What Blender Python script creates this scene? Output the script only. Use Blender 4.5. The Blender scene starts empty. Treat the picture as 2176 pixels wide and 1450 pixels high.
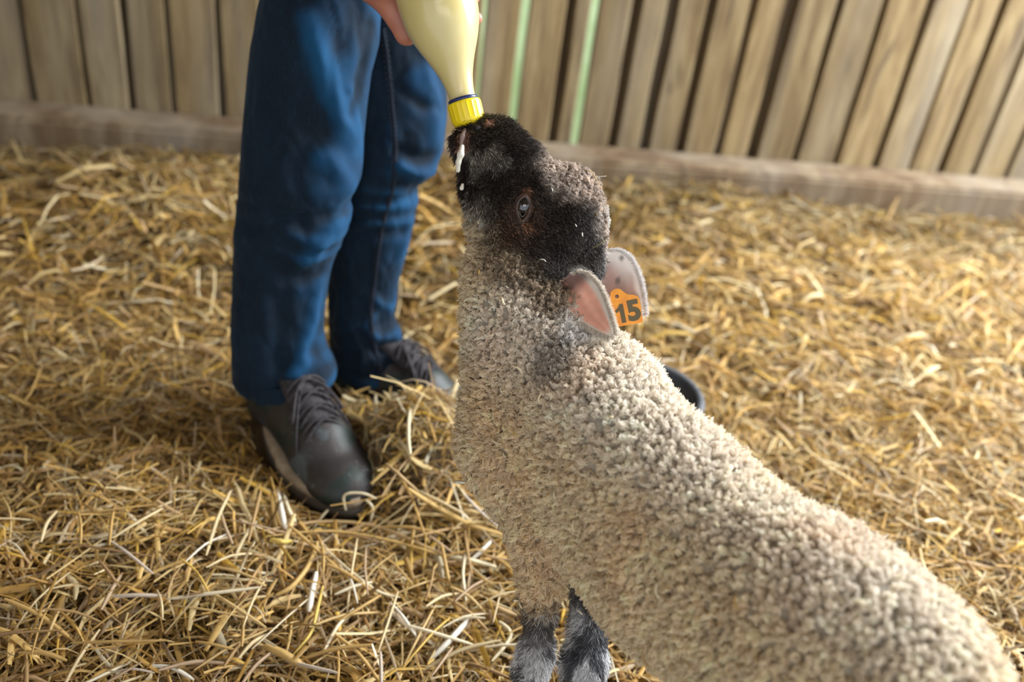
import bpy, bmesh, math, random
import numpy as np
from mathutils import Vector, Matrix, noise as mnoise

rng = np.random.default_rng(7)
random.seed(7)
SC = bpy.context.scene
COL = SC.collection

# ------------------------------------------------------------------ camera
CAM_H = 1.10; FPX = 1905.0
th = math.radians(31); ro = math.radians(7.8)
C0 = np.array([0, 0, CAM_H]); Fw = np.array([0, math.cos(th), -math.sin(th)])
r0 = np.array([1.0, 0, 0]); u0 = np.array([0, math.sin(th), math.cos(th)])
Rt = math.cos(ro) * r0 + math.sin(ro) * u0
Up = math.cos(ro) * u0 - math.sin(ro) * r0
cam_d = bpy.data.cameras.new('camera'); cam = bpy.data.objects.new('camera', cam_d); COL.objects.link(cam)
M = Matrix(((Rt[0], Up[0], -Fw[0], C0[0]), (Rt[1], Up[1], -Fw[1], C0[1]), (Rt[2], Up[2], -Fw[2], C0[2]), (0, 0, 0, 1)))
cam.matrix_world = M
cam_d.sensor_fit = 'HORIZONTAL'; cam_d.lens = 50.0; cam_d.sensor_width = 50.0 * 2176 / FPX
cam_d.clip_start = 0.02; cam_d.clip_end = 200
cam_d.dof.use_dof = True; cam_d.dof.focus_distance = 1.10; cam_d.dof.aperture_fstop = 3.4
SC.camera = cam
SC.view_settings.view_transform = 'Standard'; SC.view_settings.look = 'None'
SC.view_settings.gamma = 1.0; SC.view_settings.use_curve_mapping = False
SC.view_settings.exposure = 0.20

# ------------------------------------------------------------------ light: overcast daylight through the open side of the barn, with an added fill
w = bpy.data.worlds.new('world'); SC.world = w; w.use_nodes = True
nt = w.node_tree; nt.nodes.clear()
wo = nt.nodes.new('ShaderNodeOutputWorld'); bg = nt.nodes.new('ShaderNodeBackground')
tc = nt.nodes.new('ShaderNodeTexCoord'); sp = nt.nodes.new('ShaderNodeSeparateXYZ'); cr = nt.nodes.new('ShaderNodeValToRGB')
nt.links.new(tc.outputs['Generated'], sp.inputs[0]); nt.links.new(sp.outputs['Z'], cr.inputs[0])
cr.color_ramp.elements[0].position = 0.0; cr.color_ramp.elements[0].color = (0.80, 0.86, 0.90, 1)
cr.color_ramp.elements[1].position = 0.8; cr.color_ramp.elements[1].color = (0.62, 0.76, 1.0, 1)
nt.links.new(cr.outputs[0], bg.inputs[0]); bg.inputs[1].default_value = 1.6
nt.links.new(bg.outputs[0], wo.inputs[0])

def area(name, loc, target, sx, sy, power, color):
    l = bpy.data.lights.new(name, 'AREA'); l.shape = 'RECTANGLE'; l.size = sx; l.size_y = sy
    l.energy = power; l.color = color
    o = bpy.data.objects.new(name, l); COL.objects.link(o); o.location = loc
    o.rotation_euler = (Vector(target) - Vector(loc)).to_track_quat('-Z', 'Y').to_euler()
    return o
area('doorway_daylight', (2.5, 2.3, 2.1), (0.0, 1.1, 0.4), 2.0, 1.9, 330, (0.93, 0.97, 1.0))
area('open_front_daylight', (0.8, -2.2, 2.6), (0.0, 1.4, 0.3), 2.6, 1.4, 42, (1.0, 0.93, 0.84))  # added fill lamp, no known opening on this side

sun_d = bpy.data.lights.new('sun', 'SUN'); sun_d.energy = 1.7; sun_d.angle = .02; sun_d.color = (1.0, .95, .85)
sun = bpy.data.objects.new('sun', sun_d); COL.objects.link(sun); sun.rotation_euler = Vector((.62, .0, -.78)).to_track_quat('-Z', 'Y').to_euler()

# ------------------------------------------------------------------ helpers
def ray(x, y): return Fw + ((x - 1088) * Rt - (y - 725) * Up) / FPX
def P(x, y, d): return C0 + ray(x, y) * d
def PZ(x, y, z):
    q = ray(x, y); return C0 + q * ((z - CAM_H) / q[2])
def PY(x, y, Y):
    q = ray(x, y); return C0 + q * (Y / q[1])

def new_mesh(name, verts, faces):
    """verts (N,3), faces (M,k) arrays, all faces with the same corner count"""
    verts = np.asarray(verts, np.float32); faces = np.asarray(faces, np.int32)
    me = bpy.data.meshes.new(name); k = faces.shape[1]
    me.vertices.add(len(verts)); me.vertices.foreach_set('co', verts.ravel())
    me.loops.add(faces.size); me.loops.foreach_set('vertex_index', faces.ravel())
    me.polygons.add(len(faces)); me.polygons.foreach_set('loop_start', np.arange(0, faces.size, k, dtype=np.int32))
    me.update(calc_edges=True); me.validate()
    me.polygons.foreach_set('use_smooth', np.ones(len(me.polygons), bool))
    return me
def link(name, me, mat=None, parent=None):
    o = bpy.data.objects.new(name, me); COL.objects.link(o)
    if mat is not None: me.materials.append(mat)
    if parent is not None: o.parent = parent
    return o
def empty(name, loc=(0, 0, 0)):
    o = bpy.data.objects.new(name, None); COL.objects.link(o); o.location = loc; return o
def tag(o, label=None, cat=None, group=None, kind=None):
    if label: o['label'] = label
    if cat: o['category'] = cat
    if group: o['group'] = group
    if kind: o['kind'] = kind
    return o
def vcol(me, cols, name='Col', domain='POINT'):
    a = me.attributes.new(name, 'FLOAT_COLOR', domain)
    c = np.ones((len(cols), 4), np.float32); c[:, :3] = cols
    a.data.foreach_set('color', c.ravel())
def keep_at(o, loc):
    """put the origin of a world-coordinate mesh at loc"""
    o.data.transform(Matrix.Translation(-Vector(loc))); o.location = Vector(loc)

class N:
    def __init__(s, name, rough=0.7, **kw):
        s.m = bpy.data.materials.new(name); s.m.use_nodes = True; s.t = s.m.node_tree
        s.b = s.t.nodes['Principled BSDF']; s.b.inputs['Roughness'].default_value = rough
        for k, v in kw.items(): s.b.inputs[k.replace('_', ' ')].default_value = v
    def n(s, typ, **kw):
        x = s.t.nodes.new('ShaderNode' + typ)
        for k, v in kw.items():
            if hasattr(x, k): setattr(x, k, v)
            else: x.inputs[k.replace('_', ' ')].default_value = v
        return x
    def l(s, a, b): s.t.links.new(a, b)
    def coord(s, which='Object', scale=(1, 1, 1)):
        t = s.n('TexCoord'); mp = s.n('Mapping'); mp.inputs['Scale'].default_value = scale
        s.l(t.outputs[which], mp.inputs[0]); return mp.outputs[0]
    def noise(s, co, scale, detail=4, rough=0.55, dist=0.0):
        x = s.n('TexNoise'); x.inputs['Scale'].default_value = scale; x.inputs['Detail'].default_value = detail
        x.inputs['Roughness'].default_value = rough; x.inputs['Distortion'].default_value = dist
        s.l(co, x.inputs['Vector']); return x.outputs['Fac']
    def ramp(s, fac, stops):
        r = s.n('ValToRGB'); e = r.color_ramp.elements
        while len(e) < len(stops): e.new(0.5)
        for i, (p, c) in enumerate(stops): e[i].position = p; e[i].color = (*c, 1)
        s.l(fac, r.inputs[0]); return r.outputs[0]
    def mix(s, a, b, fac, mode='MIX'):
        x = s.n('Mix'); x.data_type = 'RGBA'; x.blend_type = mode
        for i, v in ((6, a), (7, b)):
            if isinstance(v, tuple): x.inputs[i].default_value = (*v, 1)
            else: s.l(v, x.inputs[i])
        if isinstance(fac, float): x.inputs[0].default_value = fac
        else: s.l(fac, x.inputs[0])
        return x.outputs[2]
    def color(s, c):
        if isinstance(c, tuple): s.b.inputs['Base Color'].default_value = (*c, 1)
        else: s.l(c, s.b.inputs['Base Color'])
        return s
    def bump(s, h, strength=0.4, dist=0.002):
        x = s.n('Bump'); x.inputs['Strength'].default_value = strength; x.inputs['Distance'].default_value = dist
        s.l(h, x.inputs['Height']); s.l(x.outputs[0], s.b.inputs['Normal']); return s
    def attr(s, name='Col'):
        a = s.n('Attribute'); a.attribute_name = name; return a.outputs['Color']

def vnoise(p, scale, seed=0):
    """cheap numpy value noise, p (N,3) -> (N,) in -1..1"""
    q = p * scale + 137.3 + seed * 31.7
    i = np.floor(q).astype(np.int64); f = q - i; f = f * f * (3 - 2 * f)
    def h(a, b, c):
        n = (a * 374761393 + b * 668265263 + c * 2147483647 + seed * 974711) & 0xffffffff
        n = ((n ^ (n >> 13)) * 1274126177) & 0xffffffff
        n = n ^ (n >> 16)
        return (n & 0xffff) / 32767.5 - 1
    r = 0
    for dx in (0, 1):
        for dy in (0, 1):
            for dz in (0, 1):
                wgt = (f[:, 0] if dx else 1 - f[:, 0]) * (f[:, 1] if dy else 1 - f[:, 1]) * (f[:, 2] if dz else 1 - f[:, 2])
                r = r + wgt * h(i[:, 0] + dx, i[:, 1] + dy, i[:, 2] + dz)
    return r
def fbm(p, scale, seed=0, octv=3):
    return sum(vnoise(p, scale * 2 ** k, seed + k) * 0.5 ** k for k in range(octv)) / 1.6

class Field:
    """implicit surface on a grid: smooth union of primitives, then surface nets"""
    def __init__(s, lo, hi, h):
        s.lo = np.array(lo, float); s.h = h
        s.n = np.ceil((np.array(hi) - s.lo) / h).astype(int) + 1
        s.g = np.full(s.n, 0.5, np.float32)
    def _box(s, lo, hi):
        a = np.clip(np.floor((lo - s.lo) / s.h).astype(int), 0, s.n); b = np.clip(np.ceil((hi - s.lo) / s.h).astype(int) + 1, 0, s.n)
        xs = [s.lo[i] + s.h * np.arange(a[i], b[i]) for i in range(3)]
        X = np.stack(np.meshgrid(*xs, indexing='ij'), -1)
        return tuple(slice(a[i], b[i]) for i in range(3)), X
    def _add(s, sl, d, k, sub=False):
        g = s.g[sl]
        if d.size == 0: return
        if sub:
            d = -d; h = np.clip(0.5 + 0.5 * (d - g) / k, 0, 1) ; s.g[sl] = g * (1 - h) + d * h + k * h * (1 - h)
        else:
            h = np.clip(0.5 + 0.5 * (g - d) / k, 0, 1); s.g[sl] = g * (1 - h) + d * h - k * h * (1 - h)
    def cone(s, a, b, ra, rb, k=0.02, sub=False):
        a = np.array(a, float); b = np.array(b, float); m = max(ra, rb) + 2 * k + 4 * s.h
        sl, X = s._box(np.minimum(a, b) - m, np.maximum(a, b) + m)
        ab = b - a; t = np.clip(((X - a) @ ab) / (ab @ ab + 1e-12), 0, 1)
        d = np.linalg.norm(X - a - t[..., None] * ab, axis=-1) - (ra + (rb - ra) * t)
        s._add(sl, d.astype(np.float32), k, sub)
    def chain(s, pts, rs, k=0.02):
        for i in range(len(pts) - 1): s.cone(pts[i], pts[i + 1], rs[i], rs[i + 1], k)
    def ell(s, c, r, k=0.02, R=None, sub=False):
        c = np.array(c, float); r = np.array(r, float); m = r.max() + 2 * k + 4 * s.h
        sl, X = s._box(c - m, c + m); q = X - c
        if R is not None: q = q @ np.array(R).T       # rows of R = local axes
        k0 = np.linalg.norm(q / r, axis=-1); k1 = np.linalg.norm(q / r ** 2, axis=-1) + 1e-9
        s._add(sl, (k0 * (k0 - 1) / k1).astype(np.float32), k, sub)
    def mesh(s, name):
        g = s.g; ins = g < 0; n = np.array(g.shape)
        cs = [slice(0, -1), slice(1, None)]
        cnt = sum(ins[cs[i], cs[j], cs[k]].astype(np.int8) for i in (0, 1) for j in (0, 1) for k in (0, 1))
        act = (cnt > 0) & (cnt < 8); idx = np.argwhere(act)
        vid = np.full(act.shape, -1, np.int32); vid[act] = np.arange(len(idx))
        acc = np.zeros((len(idx), 3)); num = np.zeros(len(idx))
        corners = [(i, j, k) for i in (0, 1) for j in (0, 1) for k in (0, 1)]
        for c in corners:
            for ax in range(3):
                if c[ax] == 0:
                    e = list(c); e[ax] = 1
                    v0 = g[idx[:, 0] + c[0], idx[:, 1] + c[1], idx[:, 2] + c[2]]; v1 = g[idx[:, 0] + e[0], idx[:, 1] + e[1], idx[:, 2] + e[2]]
                    m = (v0 < 0) != (v1 < 0); t = np.where(m, v0 / np.where(m, v0 - v1, 1), 0)
                    p = np.tile(np.array(c, float), (len(idx), 1)); p[:, ax] = t
                    acc[m] += p[m]; num[m] += 1
        V = s.lo + s.h * (idx + acc / num[:, None])
        F = []
        for ax in range(3):
            o = [i for i in range(3) if i != ax]
            sl0 = [slice(None)] * 3; sl1 = [slice(None)] * 3; sl0[ax] = slice(0, -1); sl1[ax] = slice(1, None)
            e = ins[tuple(sl0)] != ins[tuple(sl1)]; ed = np.argwhere(e)
            ed = ed[(ed[:, o[0]] > 0) & (ed[:, o[1]] > 0) & (ed[:, o[0]] < n[o[0]] - 1) & (ed[:, o[1]] < n[o[1]] - 1)]
            q = []
            for du, dv in ((1, 1), (0, 1), (0, 0), (1, 0)):
                t = ed.copy(); t[:, o[0]] -= du; t[:, o[1]] -= dv; q.append(vid[t[:, 0], t[:, 1], t[:, 2]])
            q = np.stack(q, 1); flip = ins[ed[:, 0], ed[:, 1], ed[:, 2]]
            if ax == 1: flip = ~flip
            q[~flip] = q[~flip][:, ::-1]; F.append(q)
        return V, np.concatenate(F)

def vnormals(V, Fq):
    e = np.cross(V[Fq[:, 2]] - V[Fq[:, 0]], V[Fq[:, 3]] - V[Fq[:, 1]]); nn = np.zeros_like(V)
    for i in range(4): np.add.at(nn, Fq[:, i], e)
    return nn / (np.linalg.norm(nn, axis=1, keepdims=True) + 1e-12)
def sample_surface(V, Fq, N_, weight=None):
    """N_ random points on quads -> pos, normal"""
    e = np.cross(V[Fq[:, 2]] - V[Fq[:, 0]], V[Fq[:, 3]] - V[Fq[:, 1]]); ar = np.linalg.norm(e, axis=1)
    if weight is not None: ar = ar * weight
    f = rng.choice(len(Fq), N_, p=ar / ar.sum()); u = rng.random((N_, 1)); v = rng.random((N_, 1))
    q = Fq[f]; VN = vnormals(V, Fq)
    def bl(A): return A[q[:, 0]] * (1 - u) * (1 - v) + A[q[:, 1]] * u * (1 - v) + A[q[:, 2]] * u * v + A[q[:, 3]] * (1 - u) * v
    nn = bl(VN); return bl(V), nn / (np.linalg.norm(nn, axis=1, keepdims=True) + 1e-9)
def hair(name, pts, radius, cols, mat, parent):
    """pts (n,k,3) strands"""
    n_, k_ = pts.shape[:2]
    hc = bpy.data.hair_curves.new(name); hc.add_curves([k_] * n_)
    hc.attributes['position'].data.foreach_set('vector', pts.astype(np.float32).ravel())
    ra = hc.attributes.get('radius') or hc.attributes.new('radius', 'FLOAT', 'POINT')
    ra.data.foreach_set('value', np.broadcast_to(radius, (n_, k_)).astype(np.float32).ravel())
    ca = hc.attributes.new('Col', 'FLOAT_COLOR', 'CURVE'); c = np.ones((n_, 4), np.float32); c[:, :3] = cols
    ca.data.foreach_set('color', c.ravel())
    o = bpy.data.objects.new(name, hc); COL.objects.link(o); hc.materials.append(mat)
    if parent: o.parent = parent
    return o
def unit(v): v = np.asarray(v, float); return v / (np.linalg.norm(v, axis=-1, keepdims=True) + 1e-12)
def tube(pts, rad, seg=8, cap=True):
    """tube mesh along pts (n,3); rad scalar or (n,)"""
    pts = np.asarray(pts, float); n_ = len(pts); rad = np.broadcast_to(rad, (n_,))
    T = unit(np.gradient(pts, axis=0)); ref = np.array([0.3, 0.2, 0.93]); V = []; u = None
    for i in range(n_):
        u = np.cross(T[i], ref) if u is None else u - T[i] * (u @ T[i]); u = unit(u); v = np.cross(T[i], u)
        for a in np.arange(seg) / seg * 2 * math.pi: V.append(pts[i] + rad[i] * (math.cos(a) * u + math.sin(a) * v))
    Fc = [(i * seg + j, i * seg + (j + 1) % seg, (i + 1) * seg + (j + 1) % seg, (i + 1) * seg + j) for i in range(n_ - 1) for j in range(seg)]
    if cap:
        V.append(pts[0]); V.append(pts[-1]); a, b = len(V) - 2, len(V) - 1
        Fc += [(a, (j + 1) % seg, j, a) for j in range(0)]
    return np.array(V), np.array(Fc)
def join(lst):
    Vs, Fs, o = [], [], 0
    for V, Fc in lst: Vs.append(V); Fs.append(np.asarray(Fc) + o); o += len(V)
    return np.concatenate(Vs), np.concatenate(Fs)
def smooth_path(pts, n_):
    pts = np.asarray(pts, float); m = len(pts); t = np.linspace(0, m - 1, n_); i = np.clip(t.astype(int), 0, m - 2); f = (t - i)[:, None]
    g = lambda k: pts[np.clip(k, 0, m - 1)]
    a, b, c, d = g(i - 1), g(i), g(i + 1), g(i + 2)
    return 0.5 * ((2 * b) + (c - a) * f + (2 * a - 5 * b + 4 * c - d) * f ** 2 + (3 * b - a - 3 * c + d) * f ** 3)
def bbox(name, size, bev, mat, parent=None, jitter=0.0, seg=2):
    """bevelled block centred at origin"""
    bm = bmesh.new(); bmesh.ops.create_cube(bm, size=1)
    for v in bm.verts: v.co = Vector((v.co.x * size[0] + random.uniform(-jitter, jitter), v.co.y * size[1], v.co.z * size[2]))
    if bev: bmesh.ops.bevel(bm, geom=bm.edges[:], offset=bev, segments=seg, affect='EDGES')
    me = bpy.data.meshes.new(name); bm.to_mesh(me); bm.free()
    return link(name, me, mat, parent)
def sstep(a, b, x): t = np.clip((x - a) / (b - a), 0, 1); return t * t * (3 - 2 * t)
zz0 = np.array([0, 0, 1.0])
from mathutils.bvhtree import BVHTree
# ------------------------------------------------------------------ barn: earth floor, plank wall, beam, roof, meadow outside
WA = PZ(1100, 285, .155); WB = PZ(1602, 325, .155)
wd = unit(np.array([WB[0] - WA[0], WB[1] - WA[1], 0])); wn = np.array([wd[1], -wd[0], 0])      # along the wall / towards the camera
W0 = np.array([WA[0], WA[1], 0]) - wd * (WA @ wd - 0) * 0
def W(s, n, z): return W0 + wd * s + wn * n + zz0 * z
zz0 = np.array([0, 0, 1.0])

def wood(name, c1, c2, c3, scale=1.0):
    m = N(name, .85); co = m.coord('Object', (9 * scale, 9 * scale, .9 * scale))
    oi = m.n('ObjectInfo'); add = m.n('VectorMath'); add.operation = 'ADD'
    sc = m.n('VectorMath'); sc.operation = 'SCALE'; sc.inputs[0].default_value = (37, 17, 53); m.l(oi.outputs['Random'], sc.inputs['Scale'])
    m.l(co, add.inputs[0]); m.l(sc.outputs[0], add.inputs[1]); co = add.outputs[0]
    g = m.noise(co, 3.0, 6, .65, .6); big = m.noise(co, .7, 3, .5)
    col = m.ramp(g, [(.30, c1), (.52, c2), (.72, c3)])
    col = m.mix(col, (.32, .29, .23), m.ramp(big, [(.45, (0, 0, 0)), (.72, (.42, .42, .42))]))
    kn = m.noise(co, 1.6, 2, .5, 1.2)
    col = m.mix(col, (.06, .035, .018), m.ramp(kn, [(.66, (0, 0, 0)), (.74, (.9, .9, .9))]))
    v = m.n('MapRange'); m.l(oi.outputs['Random'], v.inputs[0]); v.inputs[3].default_value = .82; v.inputs[4].default_value = 1.18
    cm = m.n('VectorMath'); cm.operation = 'SCALE'; m.l(col, cm.inputs[0]); m.l(v.outputs[0], cm.inputs['Scale'])
    m.color(cm.outputs[0]); m.bump(g, .5, .004); return m.m
m_plank = wood('weathered_plank', (.085, .050, .018), (.20, .137, .060), (.31, .235, .12))
m_dark = wood('dark_batten', (.05, .030, .013), (.085, .055, .026), (.12, .08, .04))
m_beam = wood('beam_wood', (.065, .034, .015), (.115, .074, .038), (.20, .15, .09), .6)

# gaps between boards, read at the top edge of the beam: (pixel x, gap width m, open to the outside?)
GAPS = [(1004, .012, True), (1083, .026, True), (1171, .032, False), (1218, .026, True), (1298, .034, False), (1366, .034, False), (1440, .030, False), (1520, .028, False), (1592, .036, False)]
def beam_y(px): return 285 + (px - 1100) * 40 / 502.
gs = []
for px, gw, op in GAPS:
    q = ray(px, beam_y(px)); n0 = (W0 - C0) @ wn; t = n0 / (q @ wn); p = C0 + q * t; gs.append(((p - W0) @ wd, gw, op))
s = gs[0][0]
while s > -3.2: s -= random.uniform(.12, .165); gs.insert(0, (s, random.uniform(.012, .022), random.random() < .12))
s = gs[-1][0]
while s < 3.0: s += random.uniform(.12, .165); gs.append((s, random.uniform(.015, .024), random.random() < .1))
wall = empty('wall_back', tuple(W0)); wall.rotation_euler[2] = math.atan2(wd[1], wd[0]); wall['kind'] = 'structure'
for i in range(len(gs) - 1):
    a = gs[i][0] + gs[i][1] / 2; b = gs[i + 1][0] - gs[i + 1][1] / 2; th_ = random.uniform(.022, .028)
    nz = 24; V = []; w1 = random.random() * 9
    for k in range(nz + 1):
        z = 2.75 * k / nz
        ja = .004 * mnoise.noise(Vector((i * 3.1, z * 4, w1))); jb = .004 * mnoise.noise(Vector((i * 5.7, z * 4, w1 + 4)))
        la, rb = a + ja - (a + b) / 2, b + jb - (a + b) / 2; e = .004
        V += [(la, -th_ + e, z), (la + e, -th_, z), (rb - e, -th_, z), (rb, -th_ + e, z), (rb, 0, z), (la, 0, z)]
    Fc = [(k * 6 + j, k * 6 + (j + 1) % 6, (k + 1) * 6 + (j + 1) % 6, (k + 1) * 6 + j) for k in range(nz) for j in range(6)]
    me = new_mesh('plank', V, Fc); o = link('plank', me, m_plank, wall)
    me.polygons.foreach_set('use_smooth', np.zeros(len(me.polygons), bool))
    o.location = ((a + b) / 2, random.uniform(-.004, .004), 0)
for i, (s, gw, op) in enumerate(gs[1:-1]):
    if op: continue
    o = bbox('batten', (.075, .02, 2.7), .002, m_dark, wall, seg=1); o.location = (s, .022, 1.36)
for z in (.95, 2.2):
    o = bbox('rail', (6.4, .05, .10), .004, m_dark, wall); o.location = (-.1, .06, z + .6)
beam = bbox('sill_beam', (6.6, .17, .19), .012, m_beam); beam.name = 'trim_1'; beam['kind'] = 'structure'
bm_ = beam.data; 
c = W(-.1, .105, .052); beam.location = c; beam.rotation_euler[2] = wall.rotation_euler[2]

m_mud = N('barn_earth', .95); m_mud.color(m_mud.ramp(m_mud.noise(m_mud.coord('Object', (1, 1, 1)), 22, 6), [(.3, (.05, .032, .015)), (.7, (.17, .115, .055))])); m_mud = m_mud.m
def smo(d, r): return np.exp(-(d / r) ** 2)
MOUNDS = []
def add_mound(px, py, z, rx, h): p = PZ(px, py, z); MOUNDS.append((p[0], p[1], rx, h))
add_mound(865, 960, .09, .115, .105); add_mound(745, 880, .06, .05, .04); add_mound(940, 1000, .06, .10, .05)
add_mound(905, 905, .09, .065, .055); add_mound(800, 850, .06, .05, .035); add_mound(930, 400, .15, .30, .16); add_mound(600, 1180, .03, .14, .03); add_mound(1000, 600, .05, .3, .03)
add_mound(1500, 470, .05, .35, .06); add_mound(300, 420, .1, .35, .10); add_mound(250, 1150, .05, .18, .05)
_t = PZ(742, 1108, .03); MOUNDS.append((_t[0], _t[1], .07, -.030)); _t = PZ(640, 1080, .03); MOUNDS.append((_t[0], _t[1], .06, -.018))
def gh(x, y):
    x = np.asarray(x, float); y = np.asarray(y, float); p = np.stack([x.ravel(), y.ravel(), 0 * x.ravel()], 1)
    h = (.018 + .014 * fbm(p, 5, 2) + .008 * vnoise(p, 17, 5)).reshape(x.shape)
    for a, b, r_, hh in MOUNDS: h = h + hh * smo(np.hypot(x - a, y - b), r_)
    return h
nx, ny = 180, 150
X, Y = np.meshgrid(np.linspace(-3.4, 3.6, nx), np.linspace(-1.2, 4.2, ny), indexing='ij')
Yl = ((X - W0[0]) * wn[0] + (Y - W0[1]) * wn[1])
Z = np.where(Yl > .02, gh(X, Y) - .012, -.25)
V = np.stack([X, Y, Z], -1).reshape(-1, 3)
I = np.arange(nx * ny).reshape(nx, ny); Fc = np.stack([I[:-1, :-1], I[1:, :-1], I[1:, 1:], I[:-1, 1:]], -1).reshape(-1, 4)
floor = link('floor', new_mesh('floor', V, Fc), m_mud); floor['kind'] = 'structure'

m_grass = N('meadow_green', .9); m_grass.color(m_grass.ramp(m_grass.noise(m_grass.coord('Object'), 1.3, 5), [(.3, (.24, .32, .10)), (.7, (.42, .49, .22))])); 
me = new_mesh('meadow', [(-30, -2.4, -.10), (30, 8.3, -.10), (30, 45, 1.2), (-30, 45, 1.2)], [(0, 1, 2, 3)])
o = link('ground_meadow', me, m_grass.m); o['kind'] = 'structure'
m_roof = N('roof_boards', .9); m_roof.color((.16, .11, .065))
o = bbox('roof', (6.9, 6.4, .06), .01, m_roof.m); o.location = W(-.45, 3.12, 2.80); o.rotation_euler[2] = wall.rotation_euler[2]; o['kind'] = 'structure'
sl = empty('wall_left', (-2.7, .9, 0)); sl['kind'] = 'structure'
for k in range(36):
    o = bbox('plank', (.026, .155, 2.8), .003, m_plank, sl, seg=1); o.location = (random.uniform(-.004, .004), -2.7 + k * .168, 1.38)
# broken bits lying along the foot of the beam
m_pale = N('pale_scrap', .8); m_pale.color((.62, .60, .52))
for k, (px, py, L, lab) in enumerate([(1497, 396, .13, 'pale blurred wooden scrap at the foot of the sill beam, longest of them'), (1421, 394, .035, 'small round pale chip at the foot of the sill beam, beside the longest scrap'), (1548, 398, .06, 'short yellowish wooden scrap at the foot of the sill beam near the photo edge')]):
    o = bbox('wood_scrap', (L, .028, .022), .006, m_pale.m, jitter=.004); q = W(0, .24, 0); p = PZ(px, py, .04)
    o.location = (p[0], p[1], float(gh(p[0], p[1])) + .028); o.rotation_euler = (.1, .1, wall.rotation_euler[2] + random.uniform(-.2, .2)); tag(o, lab, 'wood scrap', 'pale scraps along the beam')
# ------------------------------------------------------------------ straw bedding
def proj(p):
    q = np.asarray(p) - C0; d = q @ Fw; d = np.where(np.abs(d) < 1e-3, 1e-3, d)
    return 1088 + FPX * (q @ Rt) / d, 725 - FPX * (q @ Up) / d, d
PAL = np.array([[.56, .36, .125], [.62, .44, .19], [.70, .56, .32], [.44, .28, .12], [.78, .68, .48], [.52, .37, .23], [.60, .50, .40], [.82, .76, .64], [.68, .46, .11], [.33, .20, .09], [.25, .17, .09]])
PW = np.array([.20, .18, .15, .12, .07, .08, .04, .025, .075, .05, .02]); PW /= PW.sum()
BOOT_ZONES = []          # (x, y, dx, dy, half length, half width) - filled before the straw is laid
def straws(n_, cx, cy, cz, L, Wd, k, pitch=.25, curv=.16, yaw=None):
    """n_ flat folded stalks -> V (n_*k*3,3), F"""
    yaw = rng.uniform(0, math.pi * 2, n_) if yaw is None else yaw
    pt = rng.normal(0, pitch, n_)
    d = np.stack([np.cos(yaw) * np.cos(pt), np.sin(yaw) * np.cos(pt), np.sin(pt)], 1)
    side = np.stack([-np.sin(yaw), np.cos(yaw), 0 * yaw], 1); up = np.cross(d, side)
    roll = rng.normal(0, .6, n_)[:, None]; s2 = side * np.cos(roll) + up * np.sin(roll); u2 = np.cross(d, s2)
    t = np.linspace(-.5, .5, k)[None, :, None]
    c = np.stack([cx, cy, cz], 1)[:, None]
    bend = (rng.normal(0, curv, n_) * L)[:, None, None]; bend2 = (rng.normal(.06, .10, n_) * L)[:, None, None]
    P_ = c + d[:, None] * t * L[:, None, None] + side[:, None] * bend * (t * t - .08) - up[:, None] * 0 + zz0 * (-bend2 * (4 * t * t - .3))
    kink = rng.random(n_) < .22
    kk = np.where(kink, rng.uniform(-.6, .6, n_), 0)[:, None, None] * np.maximum(t, 0) * L[:, None, None]
    P_ = P_ + side[:, None] * kk
    tw = rng.normal(0, .9, n_)[:, None, None] * t
    s3 = s2[:, None] * np.cos(tw) + u2[:, None] * np.sin(tw); u3 = -s2[:, None] * np.sin(tw) + u2[:, None] * np.cos(tw)
    taper = 1 - .55 * np.abs(2 * t) ** 3 * rng.uniform(0, 1, n_)[:, None, None]
    h = (Wd / 2)[:, None, None] * taper
    V = np.stack([P_ - s3 * h - u3 * h * .35, P_ + u3 * h * .35, P_ + s3 * h - u3 * h * .35], 2)     # n,k,3,3
    base = (np.arange(n_) * k * 3)[:, None, None, None]
    a = (np.arange(k - 1) * 3)[None, :, None, None]; j = np.arange(2)[None, None, :, None]
    F_ = base + a + j + np.array([0, 1, 4, 3])[None, None, None]
    return V.reshape(-1, 3), F_.reshape(-1, 4), P_
def in_zones(x, y):
    m = np.zeros(len(x), bool)
    for zx, zy, dx, dy, hl, hw in BOOT_ZONES:
        a = (x - zx) * dx + (y - zy) * dy; b = -(x - zx) * dy + (y - zy) * dx
        m |= (a / hl) ** 2 + (b / hw) ** 2 < 1
    return m
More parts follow.
